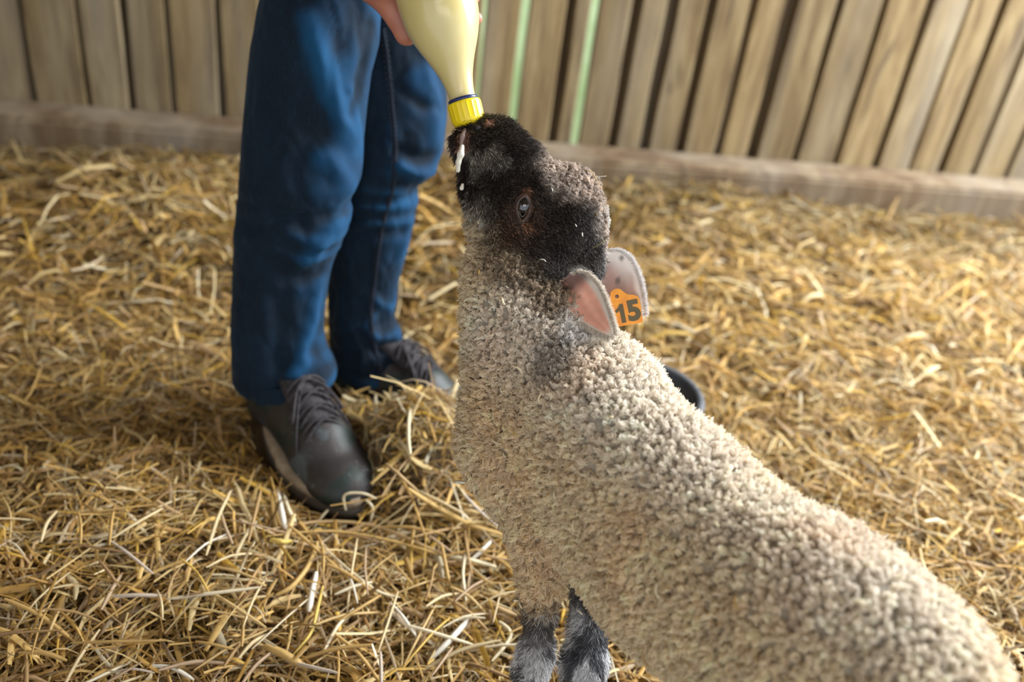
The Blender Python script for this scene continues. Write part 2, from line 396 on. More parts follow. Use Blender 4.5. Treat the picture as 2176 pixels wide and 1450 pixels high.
def bed(n_, y0, y1, k, lmu, wmu, name, zspread):
    x = rng.uniform(-3.0, 3.3, n_ * 6); y = rng.uniform(y0, y1, n_ * 6)
    px, py, d = proj(np.stack([x, y, 0 * x + .03], 1))
    wall_d = (x - W0[0]) * wn[0] + (y - W0[1]) * wn[1]
    ok = (px > -620) & (px < 2800) & (py < 1950) & (d > .2) & (wall_d > .20)
    x, y = x[ok][:n_], y[ok][:n_]; m = len(x)
    L = lmu * np.exp(rng.normal(0, .5, m)); L = np.clip(L, .02, .28); Wd = wmu * np.exp(rng.normal(-.12, .52, m)); Wd = np.clip(Wd, .0008, .011)
    layer = rng.random(m); z = gh(x, y) + layer ** 1.3 * zspread - .004
    V, F_, Pc = straws(m, x, y, z, L, Wd, k, pitch=.26)
    # nothing through the boots
    bad = np.zeros(m, bool)
    for i in range(k): bad |= in_zones(Pc[:, i, 0], Pc[:, i, 1])
    keep = ~bad; kv = np.repeat(keep, k * 3); remap = np.cumsum(kv) - 1
    fk = np.repeat(keep, (k - 1) * 2); V2 = V[kv]; F2 = remap[F_[fk]]
    ci = rng.choice(len(PAL), m, p=PW); c = PAL[ci] * rng.uniform(.6, 1.2, (m, 1)) * (.42 + .55 * layer[:, None])  # stalks low in the bed coloured darker: painted shade in the gaps
    wall_tone = 1 - .48 * sstep(.75, .25, wall_d[ok][:n_] + .12 * fbm(np.stack([x, y, 0 * x], 1), 6, 3))   # straw colour gets darker towards the wall
    c = np.clip((c * wall_tone[:, None])[keep] * [1.04, .97, .78], 0, .9); c = np.repeat(c, k * 3, 0)
    me = new_mesh(name, V2, F2); vcol(me, c); return me
ms = N('straw', .55); ms.b.inputs['Specular IOR Level'].default_value = .35
oc = ms.attr(); nz_ = ms.noise(ms.coord('Object', (1, 1, 1)), 300, 2)
vv = ms.n('MapRange'); ms.l(nz_, vv.inputs[0]); vv.inputs[3].default_value = .8; vv.inputs[4].default_value = 1.2
sc_ = ms.n('VectorMath'); sc_.operation = 'SCALE'; ms.l(oc, sc_.inputs[0]); ms.l(vv.outputs[0], sc_.inputs['Scale']); ms.color(sc_.outputs[0])
# thin stalks let some light through
tr = ms.n('BsdfTranslucent'); mx = ms.n('MixShader'); mx.inputs[0].default_value = .25; out = ms.t.nodes['Material Output']
ms.l(sc_.outputs[0], tr.inputs[0]); ms.l(ms.b.outputs[0], mx.inputs[1]); ms.l(tr.outputs[0], mx.inputs[2]); ms.l(mx.outputs[0], out.inputs['Surface'])
M_STRAW = ms.m
def lay_straw():
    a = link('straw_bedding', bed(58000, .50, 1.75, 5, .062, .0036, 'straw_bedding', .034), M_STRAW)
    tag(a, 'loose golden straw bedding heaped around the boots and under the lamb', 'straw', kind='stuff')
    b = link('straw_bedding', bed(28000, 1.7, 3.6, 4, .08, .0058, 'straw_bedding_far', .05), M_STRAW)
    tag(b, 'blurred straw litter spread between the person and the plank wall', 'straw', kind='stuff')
def stalk(pts, wid, col, name='straw_stalk', n_=14):
    """one stalk as its own object, a folded blade along pts"""
    c = smooth_path(pts, n_); T = unit(np.gradient(c, axis=0)); side = unit(np.cross(T, [0.1, -.35, .93])); up = np.cross(side, T)
    t = np.linspace(0, 1, n_)[:, None]; h = wid / 2 * (1 - .5 * np.abs(2 * t - 1) ** 4)
    rows = [c - side * h - up * h * .3, c + up * h * .35, c + side * h - up * h * .3, c - up * h * .6]
    V = np.stack(rows, 1).reshape(-1, 3)
    F_ = [(i * 4 + j, i * 4 + (j + 1) % 4, (i + 1) * 4 + (j + 1) % 4, (i + 1) * 4 + j) for i in range(n_ - 1) for j in range(4)]
    me = new_mesh(name, V, F_); vcol(me, np.clip(np.array(col) * rng.uniform(.9, 1.1, (len(V), 1)), 0, 1))
    o = link(name, me, M_STRAW); keep_at(o, c[n_ // 2]); return o
def G(px, py, dz=.03):
    """a point on top of the bedding seen at this pixel"""
    z = .03
    for _ in range(6): p = PZ(px, py, z + dz); z = float(gh(p[0], p[1]))
    return p
GOLD = (.60, .40, .14); PALE = (.78, .68, .46); TAN = (.50, .34, .16); WHITE = (.82, .77, .66); YEL = (.70, .52, .14)
SPECIAL = [
    ([(560, 1128), (680, 1108), (800, 1118), (900, 1160), (990, 1200)], .0065, TAN, 'long brown stalk arching over the bedding below the near boot'),
    ([(565, 1140), (690, 1128), (790, 1140), (890, 1165), (950, 1185)], .005, GOLD, 'thin golden stalk lying just under the long brown arching stalk'),
    ([(868, 1038), (930, 1078), (1000, 1115), (1080, 1140)], .011, GOLD, 'broad golden straw blade slanting down to the lamb chest from the heap'),
    ([(985, 1050), (1030, 1095), (1075, 1130)], .0055, (.62, .54, .46), 'greyish straight stalk tucked against the lamb chest'),
    ([(940, 1180), (1000, 1190), (1055, 1205)], .008, PALE, 'pale split stalk pointing at the lamb front leg'),
    ([(1000, 1190), (1025, 1168), (1043, 1150)], .008, WHITE, 'short white stalk standing up beside the pale split stalk'),
    ([(690, 1165), (740, 1210), (800, 1255), (850, 1270)], .0045, PALE, 'cream stalk crossing the middle of the foreground bedding'),
    ([(675, 1150), (655, 1200), (620, 1245), (585, 1265)], .009, GOLD, 'wide golden blade fanning down at the left of the foreground'),
    ([(672, 1215), (662, 1260), (656, 1300)], .010, WHITE, 'pale flat leaf hanging in the foreground bedding with a dried stem'),
    ([(686, 1245), (674, 1295), (660, 1345), (620, 1395)], .0055, YEL, 'yellow stalk bent downward in the left foreground'),
    ([(560, 1372), (600, 1388), (650, 1418)], .012, GOLD, 'thick golden stalk cutting the lower left corner of the photo'),
    ([(1000, 1310), (960, 1355), (915, 1400)], .010, WHITE, 'bright white stalk in the foreground left of the lamb leg'),
    ([(1060, 1320), (1085, 1350), (1045, 1405)], .007, PALE, 'cream straw strip beside the lamb front hoof'),
    ([(1030, 1285), (1060, 1293), (1098, 1308)], .009, TAN, 'stubby tan stalk touching the lamb front leg'),
    ([(600, 1045), (612, 1080), (628, 1110)], .007, PALE, 'light yellow stalk leaning on the side of the near boot'),
    ([(588, 1040), (598, 1085), (606, 1125)], .009, WHITE, 'whitish split stalk standing at the sole of the near boot'),
    ([(573, 1147), (600, 1150), (620, 1148)], .009, YEL, 'short thick yellow stalk end at the left photo edge'),
    ([(880, 830), (870, 880), (868, 930), (872, 965)], .0065, PALE, 'cream stalk draped over the heap between the boots'),
    ([(905, 815), (935, 830), (958, 855), (985, 905)], .007, PALE, 'long cream stalk arching over the toe of the far boot'),
    ([(820, 985), (850, 1010), (890, 1045)], .006, TAN, 'tan stalk sticking out of the heap beside the near boot'),
]
def lay_special():
    for k, (pp, wd_, col, lab) in enumerate(SPECIAL):
        pts = [G(x, y, .030 + .010 * math.sin(3.14 * i / (len(pp) - 1))) for i, (x, y) in enumerate(pp)]
        tag(stalk(pts, wd_, col), lab, 'straw stalk', 'single stalks that stand out on the bedding')
    # the upright one between the legs
    a = PZ(742, 845, .05); pts = [a, a + np.array([.004, 0, .045]), a + np.array([-.004, 0, .085]), a + np.array([-.022, 0, .12])]
    tag(stalk(pts, .0045, TAN), 'single brown stalk standing upright between the two trouser legs', 'straw stalk', 'single stalks that stand out on the bedding')
    # straw looped over the toe of the near boot
    for pp, lab in (([(735, 1085), (732, 1052), (770, 1048), (800, 1060)], 'thin bent straw looped over the toe cap of the near boot'), ([(778, 1062), (792, 1080), (785, 1115)], 'flat straw strip hanging at the tip of the near boot')):
        pts = [PZ(x, y, .105 - .0008 * (y - 1048)) for x, y in pp]
        tag(stalk(pts, .005, PALE), lab, 'straw stalk', 'single stalks that stand out on the bedding')
    n_ = 120; k = 0
    while k < n_:
        px, py = random.uniform(-20, 1200), random.uniform(1060, 1470)
        if px > 560 and px < 800 and py < 1120: continue
        c = G(px, py, .038); L = random.uniform(.05, .13); yw = random.uniform(0, 6.28); dz = random.uniform(-.15, .35)
        if in_zones(np.array([c[0]]), np.array([c[1]]))[0]: continue
        d = np.array([math.cos(yw), math.sin(yw), dz]); sd = np.array([-d[1], d[0], 0]); bd_ = random.uniform(-.06, .06)
        e0, e1 = c - d * L / 2, c + d * L / 2
        if in_zones(np.array([e0[0], e1[0]]), np.array([e0[1], e1[1]])).any(): continue
        pts = [e0, c + sd * bd_ * L + zz0 * .006, e1]
        col = PAL[rng.choice(len(PAL), p=PW)]
        o = stalk(pts, random.uniform(.003, .0065), col, n_=7)
        tag(o, 'loose straw stalk lying on top of the foreground bedding', 'straw stalk', 'loose stalks on top of the foreground bedding'); k += 1
# ------------------------------------------------------------------ the person: jeans, boots, hand on the bottle
pers = empty('person', (-.30, 1.42, 0))
tag(pers, 'person in blue jeans and muddy dark boots standing and holding the milk bottle', 'person')
def adopt(o):
    o.parent = pers; o.matrix_parent_inverse = Matrix.Translation(-Vector(pers.location)); return o
e1 = unit([.62, .78, 0]) * 0 + np.array([1.0, 0, 0]); e2 = np.array([0, 1.0, 0])
NEAR = [(-150, 590, 830, 1.420), (-60, 565, 815, 1.420), (40, 545, 808, 1.410), (100, 535, 804, 1.405), (160, 528, 788, 1.400), (230, 522, 779, 1.395), (300, 516, 772, 1.385), (350, 512, 770, 1.375),
        (380, 510, 766, 1.370), (410, 508, 754, 1.368), (432, 506, 741, 1.365), (450, 504, 749, 1.362), (470, 502, 744, 1.360), (520, 500, 726, 1.355), (560, 498, 706, 1.350), (600, 496, 697, 1.345),
        (650, 494, 691, 1.340), (700, 493, 686, 1.335), (730, 494, 691, 1.332), (760, 495, 702, 1.330), (785, 496, 714, 1.327), (797, 498, 716, 1.325), (806, 500, 712, 1.322), (813, 504, 706, 1.320)]
FAR = [(-150, 640, 900, 1.515), (-60, 655, 922, 1.515), (40, 680, 935, 1.515), (120, 695, 943, 1.515), (200, 700, 949, 1.510), (250, 700, 950, 1.505), (320, 698, 942, 1.500), (360, 697, 926, 1.495), (385, 696, 904, 1.493),
       (400, 696, 886, 1.491), (430, 696, 889, 1.489), (470, 695, 881, 1.487), (520, 695, 870, 1.485), (570, 696, 855, 1.483), (610, 697, 845, 1.481), (650, 698, 842, 1.479), (672, 699, 838, 1.478),
       (700, 700, 850, 1.477), (730, 702, 858, 1.475), (760, 705, 859, 1.473), (772, 708, 857, 1.471), (784, 712, 852, 1.469), (794, 716, 846, 1.467)]
def leg_mesh(tab, dr):
    tb = np.array(tab, float); n_ = 190; yy = np.linspace(tb[0, 0], tb[-1, 0], n_)
    xl = np.interp(yy, tb[:, 0], tb[:, 1]); xr = np.interp(yy, tb[:, 0], tb[:, 2]); Yd = np.interp(yy, tb[:, 0], tb[:, 3])
    kern = np.array([.25, .5, .25])
    for _ in range(2): xr[1:-1] = np.convolve(xr, kern, 'valid'); xl[1:-1] = np.convolve(xl, kern, 'valid')
    seg = 120; rows = []
    for i in range(n_):
        a = PY(xl[i], yy[i], Yd[i]); b = PY(xr[i], yy[i], Yd[i]); c = (a + b) / 2; w_ = np.linalg.norm(b - a) / 2
        ax = (b - a) / np.linalg.norm(b - a); dp = unit(np.cross(ax, [0, 0, 1.0])) * -1
        dd = min(w_ * dr, .105)
        an = np.arange(seg) / seg * 2 * math.pi
        rows.append(c + w_ * np.cos(an)[:, None] * ax + dd * np.sin(an)[:, None] * dp)
    V = np.array(rows); return V.reshape(-1, 3), n_, seg
def ridge(p, pts, amp, wid, fall=.12):
    """signed fold along a 3-D polyline: returns displacement"""
    best = np.full(len(p), 9.0)
    pts = smooth_path(pts, 24)
    for a, b in zip(pts[:-1], pts[1:]):
        ab = b - a; t = np.clip(((p - a) @ ab) / (ab @ ab), 0, 1); best = np.minimum(best, np.linalg.norm(p - a - t[:, None] * ab, axis=1))
    return amp * np.exp(-(best / wid) ** 2)
PAINTED_LIT = []
def hit(bvh, px, py):
    d = Vector(ray(px, py)); h = bvh.ray_cast(Vector(C0), d.normalized()); return (np.array(h[0]), np.array(h[1])) if h[0] is not None else None
def make_leg(tab, dr, folds, seed):
    V, n_, seg = leg_mesh(tab, dr)
    F_ = np.array([(i * seg + j, i * seg + (j + 1) % seg, (i + 1) * seg + (j + 1) % seg, (i + 1) * seg + j) for i in range(n_ - 1) for j in range(seg)])
    nn = vnormals(V, F_); c = V.reshape(n_, seg, 3).mean(1, keepdims=True)
    if ((V.reshape(n_, seg, 3) - c).reshape(-1, 3) * nn).sum() < 0: nn = -nn; F_ = F_[:, ::-1]
    d = np.zeros(len(V))
    lbv = BVHTree.FromPolygons([Vector(v) for v in V], [tuple(int(k) for k in f) for f in F_])
    for f in folds:
        pts = [hit(lbv, x, y) for x, y, yd in f[0]]; pts = [h[0] for h in pts if h is not None]
        if len(pts) > 1: d += ridge(V, pts, f[1] * 1.15, f[2])
    edge = 1 - np.abs(nn @ Rt) ** 4
    d += .0045 * fbm(V * [1, 1, .45], 15, seed, 3) + .0028 * vnoise(V * [1, 1, .30], 38, seed + 9) 
    q_ = V @ np.array([[.9, .3, 0], [-.3, .9, 0], [.5, .2, .55]]).T; d += -.0055 * np.maximum(0, 1 - np.abs(fbm(q_, 11, seed + 40)) * 5.5) * (.5 + .5 * vnoise(V, 7, seed)) - .0022 * np.maximum(0, 1 - np.abs(fbm(q_, 26, seed + 60)) * 5)
    lowz = sstep(.32, .12, V[:, 2]); d += lowz * (.0035 * np.sin(V[:, 2] * 130 + 3 * vnoise(V, 12, seed)) )
    knee = np.exp(-((V[:, 2] - .46) / .06) ** 2); d += knee * .004 * np.sin(V[:, 2] * 150 + 4 * vnoise(V, 9, seed + 2))
    V = V + nn * (d * edge)[:, None]
    n2 = vnormals(V, F_); n2 = n2 * np.sign((n2 * nn).sum(1, keepdims=True))
    front = nn @ unit([.92, -.22, .0])                                  # painted light: brighter denim on the right-facing side and the fold crests
    painted_lit = sstep(.15, .95, front * .55 + .06 + d / .010 * .60 + .20 * fbm(V * [1, 1, .6], 22, seed + 5)) * sstep(-.35, .35, front)
    PAINTED_LIT.append(np.concatenate([painted_lit, np.zeros(2 * seg)]))
    # turned in hem
    last = V.reshape(n_, seg, 3)[-1]; cc = last.mean(0)
    inner = cc + (last - cc) * .93; inner2 = inner + [0, 0, .03]
    V = np.concatenate([V, inner, inner2]); o = n_ * seg
    F2 = [((n_ - 1) * seg + j, (n_ - 1) * seg + (j + 1) % seg, o + (j + 1) % seg, o + j) for j in range(seg)] + [(o + j, o + (j + 1) % seg, o + seg + (j + 1) % seg, o + seg + j) for j in range(seg)]
    F2 = np.array(F2)
    return V, np.concatenate([F_, F2])
nf = 1.29
NF = [([(650, 40, 1.32), (690, 150, 1.31), (715, 230, 1.30), (755, 300, 1.32)], .012, .020),
      ([(785, 60, 1.34), (765, 170, 1.32), (745, 240, 1.31)], -.009, .013),
      ([(745, 190, 1.33), (758, 260, 1.33), (768, 320, 1.35)], .006, .010),
      ([(690, 330, 1.28), (735, 380, 1.30), (748, 400, 1.33)], .008, .016),
      ([(580, 470, 1.25), (680, 462, 1.26), (748, 455, 1.31)], -.009, .012),
      ([(745, 465, 1.31), (700, 500, 1.27), (650, 555, 1.26)], .011, .014),
      ([(560, 560, 1.25), (620, 590, 1.25), (680, 580, 1.28)], -.006, .014),
      ([(680, 600, 1.29), (665, 680, 1.27), (640, 760, 1.26)], .008, .013),
      ([(690, 700, 1.29), (650, 770, 1.25), (600, 800, 1.24)], .007, .012),
      ([(600, 640, 1.24), (590, 740, 1.23), (600, 830, 1.23)], -.006, .016),
      ([(712, 800, 1.29), (680, 830, 1.26), (630, 838, 1.24)], .008, .011)]
FFo = [([(905, 160, 1.415), (925, 240, 1.415), (930, 310, 1.435)], .008, .018),
      ([(850, 190, 1.395), (890, 220, 1.405), (925, 230, 1.425)], -.006, .010),
      ([(850, 350, 1.395), (890, 368, 1.405), (920, 362, 1.435)], .011, .011),
      ([(850, 320, 1.395), (890, 338, 1.405), (925, 325, 1.435)], -.010, .011),
      ([(845, 395, 1.395), (870, 400, 1.415), (888, 398, 1.445)], -.008, .010),
      ([(880, 420, 1.445), (870, 480, 1.425), (855, 540, 1.425)], .006, .012),
      ([(800, 640, 1.395), (830, 655, 1.415), (842, 640, 1.445)], .007, .010),
      ([(780, 700, 1.385), (810, 720, 1.395), (850, 700, 1.435)], .008, .011),
      ([(800, 750, 1.385), (835, 735, 1.415), (855, 745, 1.435)], -.007, .009),
      ([(710, 690, 1.405), (740, 700, 1.385), (790, 680, 1.375)], .006, .012)]
nV, nF = make_leg(NEAR, .82, NF, 3); fV, fF = make_leg(FAR, .80, FFo, 8)
# pelvis, one continuous garment
def pelvis():
    c0 = (nV[:120].mean(0) + fV[:120].mean(0)) / 2; F = Field(c0 - [.4, .4, .22], c0 + [.4, .4, .36], .008)
    a, b = nV[:120].mean(0), fV[:120].mean(0)
    F.cone(a + [0, 0, .02], a + [0.03, .04, .10], .086, .10, .03); F.cone(b + [0, 0, .02], b + [-.03, -.04, .10], .080, .10, .03)
    m = (a + b) / 2; F.ell(m + [0, .01, .13], (.17, .16, .13), .05); return F.mesh('pelvis'), m
(pV, pF), PEL = pelvis()
jV, jF = join([(nV, nF), (fV, fF), (pV, pF)])
jm = new_mesh('jeans', jV, jF); lit_all = np.concatenate(PAINTED_LIT + [np.zeros(len(pV)) + .25]); vcol(jm, np.repeat(lit_all[:, None], 3, 1), 'Wear')
dn = N('denim', .82); co = dn.coord('Object')
f1 = dn.noise(co, 9, 3, .5); wv = dn.n('TexWave'); wv.inputs['Scale'].default_value = 420; wv.inputs['Distortion'].default_value = 1.5; wv.bands_direction = 'DIAGONAL'; dn.l(co, wv.inputs['Vector'])
slub = dn.noise(dn.coord('Object', (1, 1, .15)), 480, 2)
c1 = dn.ramp(f1, [(.35, (.0025, .0075, .0150)), (.65, (.0036, .0125, .026))])
c1 = dn.mix(c1, dn.ramp(f1, [(.35, (.0025, .031, .080)), (.65, (.0045, .056, .138))]), dn.attr('Wear'))  # brighter blue where light is painted into the denim
c2 = dn.mix(c1, (.010, .066, .14), dn.ramp(slub, [(.52, (0, 0, 0)), (.85, (.30, .30, .30))]))
dn.color(c2); dn.bump(wv.outputs['Fac'], .25, .0006)
dn.b.inputs['Sheen Weight'].default_value = .08; dn.b.inputs['Sheen Tint'].default_value = (.3, .6, 1, 1); dn.b.inputs['Specular IOR Level'].default_value = .2
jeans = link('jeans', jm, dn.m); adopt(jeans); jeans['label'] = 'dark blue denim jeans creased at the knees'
# outseam on the far leg with stitching
from mathutils.bvhtree import BVHTree
jb = BVHTree.FromPolygons([Vector(v) for v in jV], [tuple(f) for f in jF])
seam_px = [(812, 60), (822, 120), (830, 200), (836, 260), (839, 320), (836, 380), (826, 430), (812, 480), (802, 540), (795, 600), (788, 650), (790, 700), (799, 750), (812, 800)]
sp_ = []
for x, y in smooth_path([(a, b, 0) for a, b in seam_px], 90)[:, :2]:
    h = hit(jb, x, y)
    if h: n_ = h[1] if h[1] @ ray(x, y) < 0 else -h[1]; sp_.append(h[0] + n_ * .0012)
sp_ = np.array(sp_); 
for _ in range(3): sp_[1:-1] = (sp_[:-2] + 2 * sp_[1:-1] + sp_[2:]) / 4
sV, sF = tube(sp_ + Fw * .0012, .0030, 6); m_seam = N('seam_denim', .9); m_seam.color((.003, .009, .022))
o = link('side_seam', new_mesh('side_seam', sV, sF), m_seam.m); o.parent = jeans
m_st = N('stitch_thread', .8); m_st.color((.015, .018, .03)); lst = []
dense = smooth_path(sp_, 420)
for i in range(0, 416, 5):
    for off in (-.0042, .0042):
        lst.append(tube(dense[i:i + 4] + Rt * off + Fw * -.0012, .0009, 5))
V_, F_ = join(lst); o = link('stitching', new_mesh('stitching', V_, F_), m_st.m); o.parent = jeans; o['kind'] = 'stuff'

# ---- boots
def boot(name, ankle, toe, zs, lab, S=1.0):
    d = unit([toe[0] - ankle[0], toe[1] - ankle[1], 0]); s_ = np.array([-d[1], d[0], 0])
    Rm = np.array([d, s_, zz0]) * S                   # rows
    def T(v): return np.asarray(v) @ Rm + np.array([ankle[0], ankle[1], zs])
    # upper, built in boot space
    F = Field((-.11, -.08, .0), (.225, .08, .20), .0035)
    F.cone((-.040, 0, .050), (-.030, 0, .10), .043, .041, .02); F.cone((-.030, 0, .10), (-.026, 0, .130), .041, .040, .02)
    F.cone((-.03, 0, .055), (.10, .003, .045), .043, .047, .03); F.cone((.0, 0, .085), (.085, 0, .062), .036, .032, .03)
    F.ell((.125, .004, .032), (.074, .050, .036), .015); F.ell((.158, .002, .028), (.048, .044, .027), .015)
    F.cone((-.022, 0, .15), (-.022, 0, .22), .036, .036, .006, sub=True)
    F.ell((.05, 0, -.06), (.35, .2, .075), .006, sub=True)
    V, Fc = F.mesh('u'); up = link('upper', new_mesh('upper', T(V), Fc), M_BOOT)
    # sole outline
    ol = []
    for t in np.linspace(0, 2 * math.pi, 64, endpoint=False):
        x = .062 + .145 * math.cos(t); hw = .046 + .010 * math.cos(t - .25) - .009 * math.cos(2 * t); y = hw * math.sin(t) * (1 if abs(math.cos(t)) < .97 else 1)
        ol.append((x, y * (1.08 if math.cos(t) > 0 else 1.0)))
    def slab(z0, z1, g0, g1, nm, mat):
        rows = []
        for z, g in ((z0, g0 - .06), (z0, g0), ((z0 + z1) / 2, max(g0, g1) + .01), (z1, g1), (z1, g1 - .10)):
            rows.append([((x - .06) * (1 + g) + .06, y * (1 + g * 1.6), z + .005 * max(0, (x - .15) / .06)) for x, y in ol])
        A = np.array(rows).reshape(-1, 3); m_ = len(ol)
        fc = [(i * m_ + j, i * m_ + (j + 1) % m_, (i + 1) * m_ + (j + 1) % m_, (i + 1) * m_ + j) for i in range(4) for j in range(m_)]
        me = new_mesh(nm, T(A), fc); bm = bmesh.new(); bm.from_mesh(me); bm.edges.ensure_lookup_table()
        bmesh.ops.holes_fill(bm, edges=bm.edges[:]); bm.to_mesh(me); bm.free(); return link(nm, me, mat)
    mid = slab(.010, .029, -.005, .0, 'midsole', M_MID); out_ = slab(-.004, .010, .01, .0, 'outsole', M_OUT)
    # collar ring, tongue and laces
    cp = [(-.026 + .039 * math.cos(a), .038 * math.sin(a), .136 + .012 * math.cos(a)) for a in np.linspace(0, 2 * math.pi, 30)]
    V, Fc = tube(T(cp), .0085, 8); col_ = link('collar', new_mesh('collar', V, Fc), M_COLLAR)
    tp = [(.020, 0, .146), (.036, 0, .138), (.062, 0, .122), (.090, 0, .101), (.116, 0, .084)]
    c = smooth_path(tp, 14); rows = []
    for i, q in enumerate(c):
        hw = .030 - .008 * abs(i / 13 - .4); 
        for k in range(7):
            a = -1 + k / 3; rows.append((q[0] - .004 * a * a, q[1] + hw * a, q[2] + .003 - .016 * a * a))
    fc = [(i * 7 + k, i * 7 + k + 1, (i + 1) * 7 + k + 1, (i + 1) * 7 + k) for i in range(13) for k in range(6)]
    A = np.array(rows); me = new_mesh('tongue', T(A), fc); tg = link('tongue', me, M_LACE); md = tg.modifiers.new('s', 'SOLIDIFY'); md.thickness = .004
    ps = []
    for i in range(1, 5):
        q = c[3 + 2 * i]; q2 = c[min(4 + 2 * i, 13)]
        for sg in (1, -1):
            pts = [(q[0] + .004, -.030 * sg, q[2] - .008), (q[0] + .003, -.012 * sg, q[2] + .0085), (q2[0], .012 * sg, q2[2] + .0095), (q2[0] + .006, .030 * sg, q2[2] - .008)]
            V, Fc = tube(T(smooth_path(pts, 12)), .0026, 6); ps.append(link('lace', new_mesh('lace', V, Fc), M_LACE))
    for sg in (1, -1):   # bow loops and loose ends
        pts = [(.054, 0, .130), (.066, .020 * sg, .130), (.090, .038 * sg, .100), (.075, .034 * sg, .096), (.056, .006 * sg, .126)]
        V, Fc = tube(T(smooth_path(pts, 22)), .0026, 6); ps.append(link('lace', new_mesh('lace', V, Fc), M_LACE))
        pts = [(.048, 0, .136), (.070, .018 * sg, .122), (.098, .036 * sg, .090), (.115, .044 * sg, .062)]
        V, Fc = tube(T(smooth_path(pts, 16)), .0024, 6); ps.append(link('lace', new_mesh('lace', V, Fc), M_LACE))
    sv, sf = tube(T(smooth_path([(-.028, 0, .10), (-.026, 0, .15), (-.03, 0, .175), (-.03, 0, .19)], 10)), .034 * S, 20); sk_ = link('sock', new_mesh('sock', sv, sf), M_COLLAR)
    b = empty(name, tuple(T((0, 0, 0)))); adopt(b); b['label'] = lab
    for o in [up, mid, out_, col_, tg, sk_] + ps:
        o.parent = b; o.matrix_parent_inverse = Matrix.Translation(-Vector(b.location))
    cx = T((.062, 0, 0)); BOOT_ZONES.append((cx[0], cx[1], d[0], d[1], .150 * S, .060 * S)); return b
mb = N('boot_leather', .55); co = mb.coord('Object'); a_ = mb.noise(co, 14, 4, .5)
cb = mb.ramp(a_, [(.36, (.006, .013, .011)), (.46, (.010, .020, .016)), (.50, (.026, .020, .018)), (.60, (.022, .018, .017)), (.66, (.050, .064, .072))])
scf = mb.noise(co, 52, 4, .7, 1.6); cb = mb.mix(cb, (.42, .46, .46), mb.ramp(scf, [(.655, (0, 0, 0)), (.70, (.7, .7, .7))]))
mb.color(cb); mb.bump(mb.noise(co, 120, 3), .3, .002); M_BOOT = mb.m
x_ = N('boot_midsole', .8); x_.color(x_.ramp(x_.noise(x_.coord(), 30, 4), [(.3, (.20, .15, .10)), (.7, (.42, .34, .25))])); M_MID = x_.m
x_ = N('boot_outsole', .8); x_.color((.06, .05, .04)); M_OUT = x_.m
x_ = N('boot_collar', .9); x_.color(x_.ramp(x_.noise(x_.coord(), 60, 4), [(.35, (.022, .017, .014)), (.7, (.055, .042, .034))])); M_COLLAR = x_.m
x_ = N('boot_lace', .85); x_.color(x_.ramp(x_.noise(x_.coord(), 200, 2), [(.35, (.012, .010, .012)), (.7, (.045, .038, .042))])); M_LACE = x_.m
an = np.array([-.386, 1.315, 0]); to = np.array([-.228, 1.134, 0])
boot('boot', an, to, .040, 'dark green and brown scuffed boot with pale sole, near the camera', 1.22)
an2 = np.array([-.262, 1.478, 0]); to2 = np.array([-.05, 1.425, 0])
boot('boot', an2, to2, .030, 'dark boot half buried in straw behind the heap', 1.12)

# ---- bottle axis, needed by the hand
CAP = P(991, 240, 1.137); AX = unit(-54 * Rt + 205 * Up - 25 * Fw)          # cap -> bottom of the bottle
# ---- body under the clothes: one continuous figure
def body():
    pc = PEL; F = Field((-.78, .98, .60), (.10, 1.80, 1.86), .007)
    fw = unit([.62, -.78, 0]); rt = np.array([fw[1], -fw[0], 0])
    hipc = np.array([pc[0], pc[1], .98]); ch = hipc + fw * .10 + zz0 * .36
    F.cone(hipc, hipc + fw * .04 + zz0 * .18, .13, .125, .05); F.cone(hipc + fw * .04 + zz0 * .18, ch, .125, .135, .05)
    F.cone(ch + rt * .13, ch - rt * .13, .075, .075, .05); F.cone(ch + zz0 * .06, ch + fw * .03 + zz0 * .17, .06, .052, .03)
    hd = ch + fw * .07 + zz0 * .28
    F.ell(hd, (.080, .080, .110), .02); F.cone(hd + fw * .045 - zz0 * .05, hd + fw * .06 - zz0 * .085, .045, .028, .03)
    F.cone(hd + fw * .082 + zz0 * .0, hd + fw * .103 - zz0 * .03, .009, .014, .012)
    for sg in (1, -1): F.ell(hd + rt * sg * .08, (.014, .014, .03), .008); F.ell(hd + fw * .076 + rt * sg * .031 + zz0 * .005, (.014, .014, .010), .008, sub=True)
    F.cone(hd + fw * .095 - rt * .02 - zz0 * .06, hd + fw * .095 + rt * .02 - zz0 * .06, .003, .003, .003, sub=True)
    sh = ch + rt * .175 + zz0 * .02; hc_ = HAND_C; wr = hc_ + WRIST; el = (sh + wr) / 2 + np.array([-.08, .02, .11])
    F.chain([sh, el, wr], [.058, .045, .028], .02)
    sh2 = ch - rt * .175 + zz0 * .02; el2 = sh2 - rt * .10 - fw * .10 - zz0 * .22; h2 = el2 + fw * .16 + rt * .06 - zz0 * .03
    F.chain([sh2, el2, h2], [.058, .042, .028], .02); F.cone(h2, h2 + fw * .06 + rt * .03, .030, .024, .01)
    for k in range(4):
        b0 = h2 + fw * .07 + rt * .03 + zz0 * (.024 - .016 * k); F.chain([b0, b0 + fw * .03 + rt * .02, b0 + fw * .035 + rt * .05], [.0095, .009, .0085], .004)
    F.cone(h2 + zz0 * .02, h2 + fw * .045 + rt * .04 + zz0 * .045, .012, .010, .006)
    return F.mesh('b'), hd, ch, sh, el, wr, sh2, el2, h2, hipc, fw, rt
HAND_BASE = P(846, 62, 1.135)
BX = AX; side_l = unit(-Rt - (-Rt @ BX) * BX); back = unit(np.cross(BX, side_l)); back = back if back @ Fw > 0 else -back
